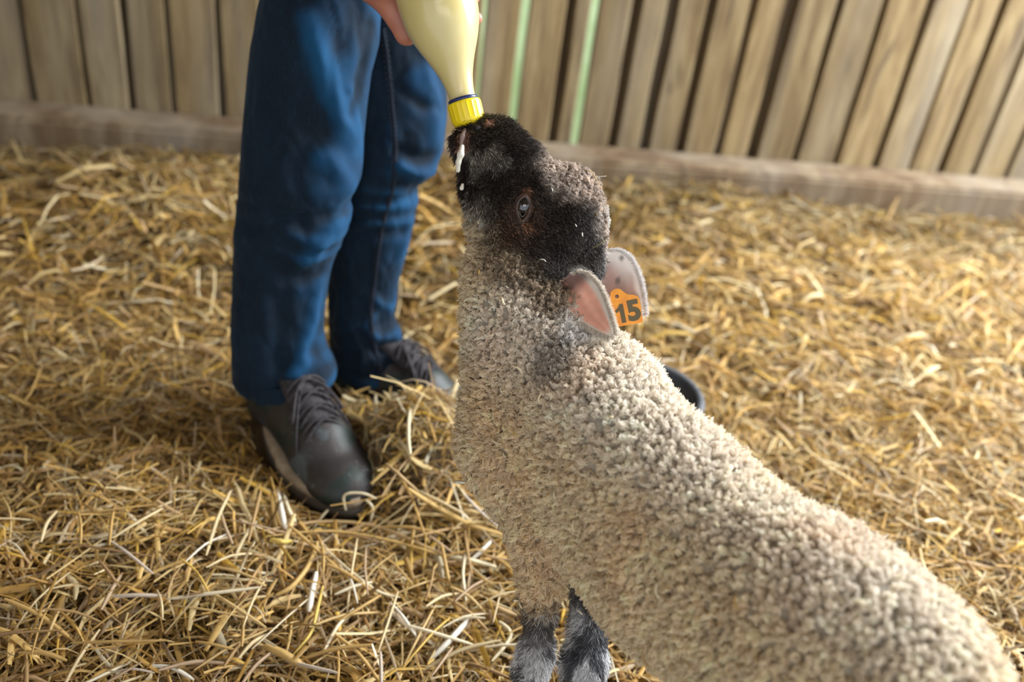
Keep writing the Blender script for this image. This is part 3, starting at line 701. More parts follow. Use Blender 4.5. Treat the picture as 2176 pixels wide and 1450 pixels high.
def bot(h, ang, r_):
    """point around the bottle: height above the cap, angle 0=left .. 90=back, radius"""
    return CAP + BX * h + (math.cos(ang) * side_l + math.sin(ang) * back) * r_
HAND_C = bot(.178, .6, .070); WRIST = unit(side_l * .42 + zz0 * 1.0 + back * .12) * .085
(bV, bF), HD, CH, SH, EL, WR, SH2, EL2, H2, HIPC, FWD, RGT = body()
def hand():
    F = Field(HAND_C - .13, HAND_C + .13, .0028)
    p0 = HAND_C + WRIST
    for k in range(4):                                   # pinky lowest ... index highest
        h = .124 + .0235 * k; fr = (.0104, .0096, .0102, .0098)[k]; R_ = .053 + fr
        k0 = bot(h, .75, R_ + .006)                       # knuckle
        F.cone(HAND_C + BX * (.008 + .010 * k) + side_l * .012, k0, .016, fr + .0035, .014)
        an_ = [.75, 1.25, 1.75, 2.3 + .1 * math.sin(k)]
        pts = [k0] + [bot(h - .002 * j, a_, R_) for j, a_ in enumerate(an_[1:])]
        F.chain(pts, [fr + .0035, fr + .001, fr, fr * .86], .006)
    F.ell(bot(.192, .45, .072), (.026, .026, .026), .02)
    F.chain([bot(.192, -.10, .080), bot(.208, -.75, .069), bot(.218, -1.35, .065), bot(.222, -1.75, .063)], [.019, .0135, .0115, .0095], .010)
    F.chain([HAND_C + WRIST * 1.6, p0, bot(.197, .20, .080)], [.026, .027, .024], .02)
    return F.mesh('h')
hV, hF = hand()
V_, F_ = join([(bV, bF), (hV, hF)])
ms_ = N('skin', .5); co = ms_.coord('Object'); ms_.color(ms_.ramp(ms_.noise(co, 22, 4), [(.3, (.34, .115, .075)), (.7, (.46, .19, .125))])); ms_.bump(ms_.noise(co, 300, 3), .3, .001)
ms_.b.inputs['Subsurface Weight'].default_value = .15; ms_.b.inputs['Subsurface Radius'].default_value = (.01, .004, .002)
bme = new_mesh('body', V_, F_); body_o = adopt(link('body', bme, ms_.m)); body_o['label'] = 'bare weathered hand gripping the bottle'
# jacket, hair (above the frame)
F = Field((-.80, .95, .92), (.14, 1.86, 1.60), .009)
F.cone(HIPC + zz0 * .05, HIPC + FWD * .04 + zz0 * .18, .160, .148, .05); F.cone(HIPC + FWD * .04 + zz0 * .18, CH, .148, .155, .05)
F.cone(CH + RGT * .13, CH - RGT * .13, .092, .092, .05); F.cone(CH + zz0 * .05, CH + FWD * .02 + zz0 * .10, .075, .068, .03)
F.chain([SH, EL, EL + (WR - EL) * .75], [.074, .060, .050], .02); F.chain([SH2, EL2, EL2 + (H2 - EL2) * .8], [.074, .058, .048], .02)
jkV, jkF = F.mesh('j'); m_j = N('jacket_cloth', .9); m_j.color(m_j.ramp(m_j.noise(m_j.coord(), 12, 3), [(.3, (.02, .03, .035)), (.7, (.035, .045, .05))]))
adopt(link('jacket', new_mesh('jacket', jkV + vnormals(jkV, jkF) * (.006 * fbm(jkV, 14, 4))[:, None], jkF), m_j.m))
F = Field(HD - .17, HD + .17, .007); F.ell(HD + zz0 * .028 - FWD * .012, (.092, .092, .105), .02); F.cone(HD + FWD * .10 - zz0 * .05, HD + FWD * .10 + zz0 * .02, .05, .03, .02, sub=True)
hrV, hrF = F.mesh('h'); m_h = N('hair_brown', .7); m_h.color((.05, .03, .018)); m_h.bump(m_h.noise(m_h.coord('Object', (1, 1, .2)), 150, 3), .8, .004)
adopt(link('hair', new_mesh('hair', hrV, hrF), m_h.m))

# ------------------------------------------------------------------ milk bottle
def lathe(prof, origin, ax, seg=72, flute=None):
    a = unit(np.cross(ax, [.2, .9, .1])); b = np.cross(ax, a); V = []
    for h, r_ in prof:
        for t in np.arange(seg) / seg * 2 * math.pi:
            rr = r_ * (1 + (flute(h, t) if flute else 0)); V.append(origin + ax * h + rr * (math.cos(t) * a + math.sin(t) * b))
    n_ = len(prof); F_ = [(i * seg + j, i * seg + (j + 1) % seg, (i + 1) * seg + (j + 1) % seg, (i + 1) * seg + j) for i in range(n_ - 1) for j in range(seg)]
    return np.array(V), np.array(F_)
btl = empty('milk_bottle', tuple(CAP)); tag(btl, 'plastic feeding bottle of yellowish milk with yellow cap held upside down to the lamb', 'bottle')
def bpart(name, VF, mat, lab=None):
    o = link(name, new_mesh(name, *VF), mat, btl); o.matrix_parent_inverse = Matrix.Translation(-Vector(btl.location))
    if lab: o['label'] = lab
    return o
prof = [(.004, .0), (.004, .0165), (.020, .0165), (.026, .0168), (.034, .0180), (.045, .0205), (.058, .0250), (.072, .0310), (.086, .0375), (.100, .0430), (.113, .0468), (.126, .0487), (.140, .0495), (.20, .0495), (.235, .0490), (.244, .0465), (.248, .040), (.246, .0)]
prof = [tuple(q[:2]) for q in smooth_path([(a, b, 0) for a, b in prof], 90)]
mm = N('milk_plastic', .28); mm.b.inputs['Subsurface Weight'].default_value = .6; mm.b.inputs['Subsurface Radius'].default_value = (.03, .022, .010); mm.b.inputs['Subsurface Scale'].default_value = 1.0
mm.color(mm.ramp(mm.noise(mm.coord(), 14, 3), [(.3, (.55, .46, .19)), (.7, (.61, .53, .25))])); mm.b.inputs['Coat Weight'].default_value = .35; mm.b.inputs['Coat Roughness'].default_value = .12
mm.bump(mm.noise(mm.coord(), 260, 2), .12, .0006)
bpart('body', lathe(prof, CAP, AX), mm.m, 'translucent bottle body full of pale yellow milk')
m_y = N('yellow_cap', .32); m_y.color((.82, .62, .006)); m_y.b.inputs['Subsurface Weight'].default_value = .1; m_y.b.inputs['Subsurface Radius'].default_value = (.004, .003, .001)
fl_ = lambda h, t: .035 * (max(0, math.cos(t * 20)) ** 3) * (1 if -.009 < h < .012 else 0)
cpf = [(-.0170, 0.004), (-.0172, .0150), (-.0155, .0180), (-.0115, .0202), (-.0085, .0207), (.000, .0210), (.0110, .0212), (.0130, .0210), (.0142, .0198), (.0142, .0170)]
bpart('cap', lathe([tuple(q[:2]) for q in smooth_path([(a, b, 0) for a, b in cpf], 40)], CAP, AX, 156, fl_), m_y.m, 'ribbed yellow screw cap')
m_b = N('blue_ring', .35); m_b.color((.010, .022, .10))
bpart('neck_ring', lathe([(.0135, .0172), (.0140, .0186), (.0165, .0190), (.0185, .0184), (.0190, .0168)], CAP, AX), m_b.m, 'dark blue ring above the cap')
m_t = N('teat_rubber', .4); m_t.color((.55, .17, .07))
bpart('teat', lathe([(-.014, .012), (-.020, .0125), (-.026, .0085), (-.038, .0075), (-.046, .0060), (-.050, .002)], CAP, AX), m_t.m, 'orange rubber teat in the mouth of the lamb')

# ------------------------------------------------------------------ rubber tub behind the lamb
tubc = PZ(1350, 912, .05); tub_o = empty('rubber_tub', tuple(tubc)); tag(tub_o, 'dark grey rubber feed tub on the straw, showing only a curved rim behind the lamb', 'tub')
m_r = N('black_rubber', .6); m_r.color(m_r.ramp(m_r.noise(m_r.coord(), 40, 3), [(.3, (.050, .056, .066)), (.7, (.085, .095, .108))]))
def tpart(name, VF):
    o = link(name, new_mesh(name, *VF), m_r.m, tub_o); o.matrix_parent_inverse = Matrix.Translation(-Vector(tub_o.location))
TR = .112
tpart('bowl', lathe([(-.02, .0), (-.02, TR * .78), (.0, TR * .82), (.085, TR * .97), (.085, TR * .93), (.0, TR * .76), (-.008, 0)], tubc, zz0, 64))
ring_ = [(tubc + [TR * math.cos(a), TR * math.sin(a), .087]) for a in np.linspace(0, 2 * math.pi, 49)]
tpart('rim', tube(ring_, .009, 10))
# ------------------------------------------------------------------ the lamb
bd = unit([.68, -.73, 0]); nl = np.array([bd[1], -bd[0], 0]); zz = np.array([0, 0, 1.0])   # towards the rump / left flank
O0 = np.array([.085, .885, 0])
def B(t, s, z): return O0 + bd * t + nl * s + zz * z
def build_lamb_body():
    F = Field((-.20, .28, -.02), (.62, 1.30, .82), .004)
    Rb = [bd, nl, zz]
    # trunk
    F.ell(B(.055, 0, .435), (.13, .098, .118), .03, Rb)
    F.ell(B(.20, 0, .415), (.17, .108, .130), .04, Rb)
    F.ell(B(.36, 0, .425), (.15, .112, .132), .04, Rb)
    F.ell(B(.45, 0, .418), (.10, .100, .122), .04, Rb)
    F.cone(B(.02, 0, .475), B(.14, 0, .478), .070, .070, .05)
    F.cone(B(.50, 0, .46), B(.555, 0, .33), .024, .016, .02)          # tail
    # neck and chest
    F.chain([P(1098, 520, 1.135), P(1092, 600, 1.13), P(1102, 700, 1.12), P(1122, 800, 1.12), P(1122, 930, 1.115)], [.050, .057, .062, .072, .082], .03)
    F.cone(P(1122, 930, 1.115), P(1172, 1055, 1.11), .080, .070, .03)
    F.cone(P(1190, 720, 1.10), P(1290, 830, 1.08), .045, .06, .05)
    # front legs
    F.chain([P(1225, 960, 1.06), P(1162, 1120, 1.085), P(1150, 1220, 1.09), P(1147, 1310, 1.10), P(1139, 1390, 1.105)], [.072, .046, .0290, .0175, .0150], .010)
    a = P(1139, 1390, 1.105)
    F.chain([a, a + [-.002, 0, -.03], a + [.0, .004, -.10], [a[0] - .004, a[1] - .002, .055]], [.0225, .020, .0155, .018], .01)
    F.chain([B(.06, -.05, .36), P(1256, 1240, 1.16), P(1250, 1340, 1.16), P(1242, 1410, 1.16)], [.06, .026, .0225, .0285], .012)
    c = P(1242, 1410, 1.16)
    F.chain([c, c + [-.004, .004, -.03], c + [0, .004, -.09], [c[0] - .004, c[1] - .002, .055]], [.0285, .020, .0155, .018], .01)
    # hind legs: thigh, knee forward, hock back, shank
    for s in (1, -1):
        F.chain([B(.44, .05 * s, .38), B(.40, .065 * s, .29), B(.47, .06 * s, .19), B(.465, .058 * s, .07)], [.085, .055, .024, .016], .02)
    # head
    D = 1.14
    F.cone(P(1014, 303, D), P(1078, 350, D), .0275, .0360, .015)       # muzzle
    F.cone(P(1032, 281, D), P(1062, 284, D), .0150, .0170, .012)       # nose pad
    F.cone(P(1054, 294, D), P(1136, 380, D), .0155, .0230, .015)        # nose bridge
    F.cone(P(1078, 350, D), P(1150, 420, D), .036, .050, .02)
    F.cone(P(990, 318, D), P(1022, 402, D), .0120, .0200, .012)        # lower jaw
    F.cone(P(1022, 402, D), P(1060, 470, D), .0200, .0370, .02)
    F.ell(P(1105, 455, D), np.array([.058, .050, .050]), .02)
    F.ell(P(1205, 450, D), np.array([.045, .046, .046]), .02); F.cone(P(1198, 396, D), P(1246, 398, D), .020, .019, .012)          # crown
    F.cone(P(1213, 405, D), P(1237, 470, D), .0300, .0300, .02)
    F.cone(P(1205, 500, D), P(1150, 560, 1.135), .050, .050, .02)
    F.cone(P(1225, 520, D), P(1232, 560, 1.13), .030, .028, .02)
    F.cone(P(996, 295, D), P(1030, 276, D), .0145, .0135, .008); F.ell(P(975, 296, D), (.009, .012, .011), .006)
    # eye socket, nostril, mouth line
    F.ell(P(1111, 441, D - .058), (.013, .013, .021), .006, sub=True)
    F.cone(P(1006, 268, D - .017), P(1022, 276, D - .020), .0042, .0055, .004, sub=True)
    F.cone(P(1028, 268, D + .020), P(1044, 277, D + .018), .0035, .0045, .004, sub=True)
    F.cone(P(976, 274, D), P(974, 308, D), .005, .003, .004, sub=True)
    F.cone(P(988, 300, D - .036), P(1012, 366, D - .040), .0040, .0030, .004, sub=True)
    return F.mesh('lamb')
LV, LF = build_lamb_body()

def blobmask(p, items):
    """soft max of 3-D blobs: (centre, radius) -> 0..1"""
    m = np.zeros(len(p))
    for c, r in items: m = np.maximum(m, 1 - np.linalg.norm(p - np.asarray(c), axis=1) / r)
    return m
HEAD_AX = unit(P(1190, 470, 1.14) - P(1010, 300, 1.14))
HEAD_O = P(1010, 300, 1.14)
def lamb_masks(p):
    n1 = fbm(p, 45, 3); n2 = fbm(p, 110, 9)
    # distance along the line of the head, from the nose
    D = 1.14
    head = blobmask(p, [(P(1020, 300, D), .085), (P(1090, 370, D), .115), (P(1125, 430, D), .125), (P(1170, 480, D), .125), (P(1205, 530, 1.14), .105), (P(1165, 560, D), .10), (P(1015, 420, D), .085)])
    face = sstep(.20, .34, head + n1 * .07)
    # the throat under the jaw is already woolly
    q = (p - P(1000, 570, D)); thr = sstep(.080, .05, np.linalg.norm(q, axis=1) + n1 * .012)
    face = face * (1 - thr * .85)
    # crown wool
    crown = sstep(.30, .55, blobmask(p, [(P(1218, 388, D), .098), (P(1250, 470, D), .070), (P(1255, 520, D), .05)]) + n1 * .12)
    legs = sstep(.285, .255, p[:, 2] + n1 * .008) * (p[:, 1] > -9)
    hind = ((p - B(.44, 0, 0)) @ bd) > -.10
    legs = np.where(hind, sstep(.20, .17, p[:, 2]), legs)
    return face, crown, legs, n1, n2
def lamb_color(p):
    face, crown, legs, n1, n2 = lamb_masks(p); D = 1.14
    cream = np.array([.92, .785, .57]); white = np.array([.90, .86, .83]); brown = np.array([.26, .18, .11])
    dark = np.array([.020, .0145, .012]); grey = np.array([.50, .41, .345])
    up = sstep(.475, .56, p[:, 2])[:, None] * sstep(.86, .80, p[:, 1] - .5 * np.maximum(p[:, 0] - .1, 0) * 0 - .12)[:, None]  # painted light: cool white worked into the wool along the back
    c = cream * (1 - .6 * up) + white * .6 * up
    lo = sstep(.0, .8, fbm(p, 14, 91))[:, None]; c = c * (1 - lo * [.05, .11, .16]); c = c * (1 + .10 * n1[:, None] + .10 * n2[:, None])
    # dingy brown band where neck meets head, and a grey patch behind the ear
    nb = sstep(.16, .48, blobmask(p, [(P(1135, 545, 1.10), .095), (P(1165, 600, 1.09), .070), (P(1175, 640, 1.06), .04)]) + n1 * .14)[:, None]
    c = c * (1 - nb * .78) + brown * nb * .78
    gp = sstep(.25, .8, blobmask(p, [(P(1165, 790, 1.03), .045), (P(1180, 745, 1.04), .05)]) + n2 * .15)[:, None]
    c = c * (1 - gp * .55) + np.array([.20, .165, .14]) * gp * .55
    wp = sstep(.1, .6, blobmask(p, [(P(1228, 708, 1.06), .042)]))[:, None]
    c = c * (1 - wp * .8) + np.array([.80, .78, .76]) * wp * .8
    f = face[:, None]
    fc = dark * (1 + .5 * n1[:, None])
    muz = sstep(.25, .7, blobmask(p, [(P(998, 330, 1.11), .024), (P(1040, 330, 1.10), .026), (P(1008, 350, 1.11), .030), (P(1000, 465, 1.11), .05), (P(1060, 345, 1.1), .02)]) + .55 * fbm(p, 150, 77))[:, None]
    fc = fc * (1 - muz * .6) + np.array([.17, .15, .13]) * muz * .6
    br = sstep(.2, .8, blobmask(p, [(P(1105, 465, 1.09), .045), (P(1080, 500, 1.09), .05)]))[:, None]
    fc = fc * (1 - br * .6) + np.array([.075, .042, .027]) * br * .6
    ey = sstep(.15, .7, blobmask(p, [(P(1119, 484, 1.09), .013), (P(1117, 408, 1.09), .011), (P(1130, 440, 1.095), .010)]))[:, None]
    fc = fc * (1 - ey * .85) + np.array([.17, .080, .045]) * ey * .85
    lp_ = sstep(.1, .6, blobmask(p, [(P(1036, 262, 1.12), .0085), (P(984, 292, 1.12), .012), (P(980, 310, 1.12), .010)]) + n2 * .2)[:, None]
    fc = fc * (1 - lp_ * .8) + np.array([.30, .15, .10]) * lp_ * .8
    cw = crown[:, None]; fc = fc * (1 - cw) + grey * (1 + .5 * n2[:, None]) * cw
    wt = sstep(.35, .75, blobmask(p, [(P(1270, 468, D), .034), (P(1264, 490, D), .030), (P(1262, 535, D), .030), (P(1222, 585, 1.10), .030)]) + n2 * .12)[:, None]
    fc = fc * (1 - wt) + np.array([.62, .60, .57]) * wt
    c = c * (1 - f) + fc * f
    lg = legs[:, None]; pat = sstep(-.15, .28, fbm(p * [1, 1, .4], 62, 21))[:, None]
    knee = sstep(.285, .262, p[:, 2])[:, None] * sstep(.215, .245, p[:, 2])[:, None]
    pat = np.maximum(pat, sstep(.3, .8, blobmask(p, [(P(1105, 1345, 1.07), .030), (P(1108, 1400, 1.08), .03), (P(1160, 1370, 1.08), .022)]))[:, None])
    lc = np.array([.045, .045, .05]) * (1 - pat) + np.array([.46, .46, .47]) * pat
    lc = lc * (1 - .9 * knee) + np.array([.045, .036, .030]) * .9 * knee
    c = c * (1 - lg) + lc * lg
    return np.clip(c, .004, .95)

VN = vnormals(LV, LF)
face_m, crown_m, legs_m, _, _ = lamb_masks(LV)
wool = np.clip(1 - np.maximum(face_m * (1 - crown_m), legs_m), 0, 1)
lump = fbm(LV, 60, 5, 2)
# keep a fleece-less skin slightly inside, lumps only where there is wool
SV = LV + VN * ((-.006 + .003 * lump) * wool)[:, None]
lamb_me = new_mesh('lamb', SV, LF); vcol(lamb_me, lamb_color(LV) * (1 - .55 * wool)[:, None])  # base darkened under the wool, painted shade between the locks
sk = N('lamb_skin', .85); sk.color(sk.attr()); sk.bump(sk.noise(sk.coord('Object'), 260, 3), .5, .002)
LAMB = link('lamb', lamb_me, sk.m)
tag(LAMB, 'young lamb with cream fleece and black face stretching up to suck the milk bottle', 'lamb')

hm = N('wool_fibre', .78); hm.color(hm.attr()); hm.b.inputs['Specular IOR Level'].default_value = .25
def translucent(n, f):
    tr = n.n('BsdfTranslucent'); mx = n.n('MixShader'); mx.inputs[0].default_value = f
    n.l(n.attr(), tr.inputs[0]); n.l(n.b.outputs[0], mx.inputs[1]); n.l(tr.outputs[0], mx.inputs[2]); n.l(mx.outputs[0], n.t.nodes['Material Output'].inputs['Surface'])
translucent(hm, .38)
fm = N('face_hair', .38); fm.color(fm.attr()); fm.b.inputs['Specular IOR Level'].default_value = .6

FAST = 1.0
def fleece(n_clump, per, L, crad, rad, wt, name):
    fw = (wool[LF].mean(1) > .35) * wt
    c, n = sample_surface(SV, LF, n_clump * 3, fw)
    front = sstep(.02, -.10, (c - O0) @ bd); cell = .0040 - .0008 * front            # neater spacing, smaller locks on neck and chest
    key = np.floor(c / cell[:, None]).astype(np.int64); key = key[:, 0] * 1000003 + key[:, 1] * 10007 + key[:, 2]
    _, first = np.unique(key, return_index=True); first = rng.permutation(first)[:n_clump]; c, n, front = c[first], n[first], front[first]; n_clump = len(c)
    crad = (crad * (1 - .28 * front))[:, None, None]
    low = fbm(c, 26, 31)[:, None]; low2 = fbm(c, 26, 47)[:, None]; low3 = fbm(c, 26, 59)[:, None]
    grain = np.array([.12, 0, -.55])[None]                              # wool hangs a little
    n2 = unit(n + .28 * np.concatenate([low, low2, low3], 1) + grain * .45 + rng.normal(0, .10, n.shape))
    a1 = unit(np.cross(n2, rng.normal(0, 1, n.shape))); a2 = np.cross(n2, a1)
    k = 7; t = np.linspace(0, 1, k)[None, :, None]
    Lc = (L * rng.uniform(.62, 1.35, n_clump))[:, None] * (1 - .45 * crown_at(c))[:, None]
    cols = lamb_color(c); cb_ = rng.uniform(.80, 1.10, (n_clump, 1))
    pts, cc, ra = [], [], []
    ph0 = rng.uniform(0, 6.28, (n_clump, 1, 1)); hand = rng.choice([-1, 1], (n_clump, 1, 1))
    for s_ in range(per):
        r_ = crad * np.sqrt(rng.random((n_clump, 1, 1))); an = rng.uniform(0, 6.28, (n_clump, 1, 1))
        conv = 1 - .30 * t ** 2
        off = r_ * conv * (np.cos(an) * a1[:, None] + np.sin(an) * a2[:, None])
        dome = 1 - .45 * (r_ / crad) ** 2                               # rounded lock: outer fibres shorter
        w_ = 7.5 * t * hand + ph0 + rng.normal(0, .5, (n_clump, 1, 1))
        amp = .0017 * t ** .7 * rng.uniform(.6, 1.5, (n_clump, 1, 1))
        curl = amp * (np.cos(w_) * a1[:, None] + np.sin(w_) * a2[:, None])
        p = c[:, None] + n2[:, None] * (Lc[:, :, None] * t * dome * rng.uniform(.9, 1.08, (n_clump, 1, 1))) + off + curl
        spk = rng.random((n_clump, 1)) < (.004 + .030 * front)[:, None]          # chaff and dirt specks in the wool
        pts.append(p); cc.append(np.where(spk, [.07, .05, .03], np.clip(cols * cb_ * rng.uniform(.9, 1.1, (n_clump, 1)), 0, .93)))
    pts = np.concatenate(pts); cc = np.concatenate(cc)
    return hair(name, pts, rad * np.array([1, 1, 1, 1, .95, .85, .6])[None], cc, hm.m, LAMB)
def crown_at(p): f_, c_, l_, _, _ = lamb_masks(p); return c_ * f_
fl = fleece(26000, 15, .0120, .0037, .00044, 1.0, 'fleece'); tag(fl, 'dense curly cream fleece', kind='stuff')

def pelt(n_, wt, L, rad, dirf, name, jit=.25, lift=.35, mat=None):
    fw = np.clip(wt[LF].mean(1), 0, 1); fw[fw < .25] = 0
    p, n = sample_surface(SV, LF, n_, fw)
    d = dirf(p); d = d - n * (d * n).sum(1, keepdims=True); d = unit(d + 1e-6)
    wv = np.stack([fbm(p, 40, 71), fbm(p, 40, 73), fbm(p, 40, 79)], 1)
    d = unit(d + .55 * wv + rng.normal(0, jit, d.shape)); 
    k = 5; t = np.linspace(0, 1, k)[None, :, None]
    Ls = (L * rng.uniform(.6, 1.35, n_))[:, None, None]
    pts = p[:, None] + Ls * (t * d[:, None] * (1 - lift * .4) + n[:, None] * lift * np.sin(t * 1.7))
    cols = lamb_color(p) * rng.uniform(.5, 1.6, (n_, 1)) * np.where(rng.random((n_, 1)) < .14 + .22 * np.clip(fbm(p, 70, 5)[:, None] * 2, 0, 1), 4.5, 1); cols = np.clip(cols, 0, .8)  # a share of hairs made much lighter as painted glints
    return hair(name, pts, rad * np.array([1, 1, .9, .7, .35])[None], cols, (mat or fm).m, LAMB)
bare = np.clip(blobmask(LV, [(P(1013, 272, 1.12), .010), (P(979, 292, 1.115), .010), (P(977, 310, 1.115), .008)]) * 4, 0, 1)
fp = pelt(60000, face_m * (1 - crown_m) * (1 - bare), .0085, .00028, lambda p: np.tile(HEAD_AX + [0, 0, -.25], (len(p), 1)), 'face_hair', .34, .42)
tag(fp, 'short black face hair', kind='stuff')
lp = pelt(36000, legs_m, .0085, .0003, lambda p: np.tile([0.05, 0, -1.0], (len(p), 1)), 'leg_hair', .3, .22)
tag(lp, 'mottled grey and white leg hair', kind='stuff')
# ------------------------------------------------------------------ lamb: eye, ears, drool, ear tag, straw flecks
lb = BVHTree.FromPolygons([Vector(v) for v in SV], [tuple(int(i) for i in f) for f in LF])
def lpart(name, me_or_o, mat=None, lab=None):
    o = link(name, me_or_o, mat, LAMB)
    if lab: o['label'] = lab
    return o
EC = P(1112, 441, 1.14 - .0465)
Fe = Field(EC - .03, EC + .03, .0018); Fe.ell(EC, (.0112, .0112, .0140), .001); eV, eF = Fe.mesh('e')
m_e = N('lamb_eye', .04); co = m_e.coord('Object'); m_e.color((.006, .005, .005)); m_e.b.inputs['Coat Weight'].default_value = 1.0
lpart('eye', new_mesh('eye', eV, eF), m_e.m, 'glossy dark eye')
def eye_ring(rx, ry, off, ang=.12):
    pts = []
    for a in np.linspace(0, 2 * math.pi, 41):
        x, y = rx * math.cos(a) * (1 - .38 * abs(math.sin(a)) ** 2.5), ry * math.sin(a) * (1 + .12 * math.sin(a)); x, y = x * math.cos(ang) - y * math.sin(ang), x * math.sin(ang) + y * math.cos(ang)
        dd = 1.14 - .0465 - .0105 + off + .30 * (abs(x) / 1705) * 1
        pts.append(P(1112 + x, 441 + y, dd))
    return np.array(pts)
m_l = N('eyelid_skin', .45); m_l.color(m_l.ramp(m_l.noise(m_l.coord(), 120, 3), [(.35, (.022, .011, .008)), (.7, (.075, .036, .022))]))
V_, F_ = join([tube(eye_ring(14, 27, 0), .0022, 8), tube(eye_ring(17.5, 31, .0025), .0026, 8)])
lpart('eyelid', new_mesh('eyelid', V_, F_), m_l.m, 'brown rim of the eye')
m_n = N('nose_skin', .5); m_n.color((.16, .065, .04)); m_k = N('nostril_dark', .6); m_k.color((.006, .004, .004)); m_lp = N('lip_skin', .5); m_lp.color((.22, .15, .125))
def blob(name, pts, rs, mat, lab):
    c = np.mean(pts, 0); F = Field(c - .03, c + .03, .0011); F.chain(pts, rs, .002); V, Fc = F.mesh(name); lpart(name, new_mesh(name, V, Fc), mat, lab)
blob('nostril', [P(1006, 268, 1.1190), P(1014, 273, 1.1175), P(1022, 272, 1.1180)], [.0026, .0040, .0026], m_k.m, 'dark hollow nostril')
blob('nostril_wing', [P(1034, 256, 1.1200), P(1037, 263, 1.1175), P(1034, 270, 1.1185)], [.0018, .0030, .0018], m_n.m, 'reddish wing of the nostril')
blob('lip', [P(988, 276, 1.1170), P(983, 290, 1.1100), P(980, 306, 1.1090)], [.0022, .0032, .0022], m_lp.m, 'pinkish wet lip under the bottle cap')
# amber iris sliver
V_, F_ = join([tube(eye_ring(9.5, 18, .0012), .0008, 6)])
m_i = N('iris_amber', .1); m_i.color((.10, .085, .06)); lpart('iris', new_mesh('iris', V_, F_), m_i.m)

def ear(base, tip, wdir, nrm, W_, cup, rollup, colf, name, lab, skew=0.):
    nu, nv = 40, 25; ax = tip - base; L = np.linalg.norm(ax); ax = ax / L; wdir = unit(wdir - ax * (wdir @ ax)); nrm = np.cross(ax, wdir); nrm = nrm if nrm @ Fw < 0 else -nrm
    U, Vv = np.meshgrid(np.linspace(0, 1, nu), np.linspace(-1, 1, nv), indexing='ij')
    wprof = W_ * (np.sin(np.pi * np.clip(U, 0, 1) ** .62) ** .75 * .92 + .34 * (1 - U) ** 1.5)
    wprof[-1] = W_ * .03
    sk_ = skew * np.sin(np.pi * U)
    Pp = base + ax * (U * L)[..., None] + wdir * (Vv * wprof + sk_)[..., None] - nrm * (cup * (1 - Vv ** 2) * np.sin(np.pi * np.clip(U + .12, 0, 1)) - .006 * U)[..., None]
    thick = .0014 + .0015 * (1 - U) + 0 * Vv
    A = Pp.reshape(-1, 3); Bk = (Pp - nrm * thick[..., None]).reshape(-1, 3); V = np.concatenate([A, Bk]); m = nu * nv
    I = np.arange(m).reshape(nu, nv); q = np.stack([I[:-1, :-1], I[1:, :-1], I[1:, 1:], I[:-1, 1:]], -1).reshape(-1, 4); F_ = [q, q[:, ::-1] + m]
    rim = np.concatenate([I[:, 0], I[-1, 1:], I[::-1, -1][1:], I[0, ::-1][1:]])
    F_.append(np.stack([rim[:-1], rim[1:], rim[1:] + m, rim[:-1] + m], 1)); F_ = np.concatenate(F_)
    col = np.concatenate([colf(U.ravel(), Vv.ravel(), A, True), colf(U.ravel(), Vv.ravel(), A, False)])
    me = new_mesh(name, V, F_); vcol(me, col); o = lpart(name, me, M_EAR, lab)
    # fuzz on rim and back
    n_ = 9000; u = rng.random(n_); v = np.where(rng.random(n_) < .62, rng.choice([-1, 1], n_) * rng.uniform(.90, 1.0, n_), rng.uniform(-1, 1, n_)); back_ = (np.abs(v) < .9)
    ui = u * (nu - 1); vi = (v + 1) / 2 * (nv - 1); a = Pp[ui.astype(int), np.round(vi).astype(int)]
    nrmv = np.where(back_[:, None], -nrm, nrm * .25) ; out_ = wdir * np.sign(v)[:, None] * np.where(back_, .1, .75)[:, None]
    d = unit(ax * .9 + out_ + nrmv * np.where(back_, .35, .5)[:, None] + rng.normal(0, .22, (n_, 3))); Ls = rng.uniform(.003, .0095, n_)[:, None, None] * np.where(back_, .8, 1)[:, None, None]
    t = np.linspace(0, 1, 4)[None, :, None]; pts = a[:, None] - nrm * np.where(back_, .002, 0)[:, None, None] + d[:, None] * t * Ls
    cc = colf(u, v, a, False) * rng.uniform(.8, 1.15, (n_, 1)); h = hair('ear_fuzz', pts, .00026 * np.array([1, 1, .8, .4])[None], np.clip(cc, 0, 1), hm.m, o); h['kind'] = 'stuff'
    return Pp
me_ = N('ear_skin', .55); me_.color(me_.attr()); me_.b.inputs['Subsurface Weight'].default_value = .25; me_.b.inputs['Subsurface Radius'].default_value = (.012, .004, .003); M_EAR = me_.m
def col_near(u, v, p, front):
    white = np.array([.72, .66, .58]); pink = np.array([.88, .47, .36]); deep = np.array([.62, .25, .18])
    st = .5 + .5 * np.sin(v * 9 + 1.5 * vnoise(p, 30, 3)); c = pink * (1 - .35 * st[:, None]) + deep * .35 * st[:, None]
    c = c * (1 + .12 * vnoise(p, 160, 8)[:, None])
    rim = sstep(.70, .93, np.where(v < 0, np.abs(v) * 1.16, np.abs(v)) + .04 * vnoise(p, 120, 4))[:, None]; rim = np.maximum(rim, sstep(.86, .97, u)[:, None]); c = c * (1 - rim) + white * rim
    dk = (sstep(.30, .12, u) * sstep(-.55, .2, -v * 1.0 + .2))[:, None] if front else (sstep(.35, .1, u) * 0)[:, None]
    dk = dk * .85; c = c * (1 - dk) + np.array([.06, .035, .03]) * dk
    if not front: c = white * (1 + 0 * u[:, None])
    return c
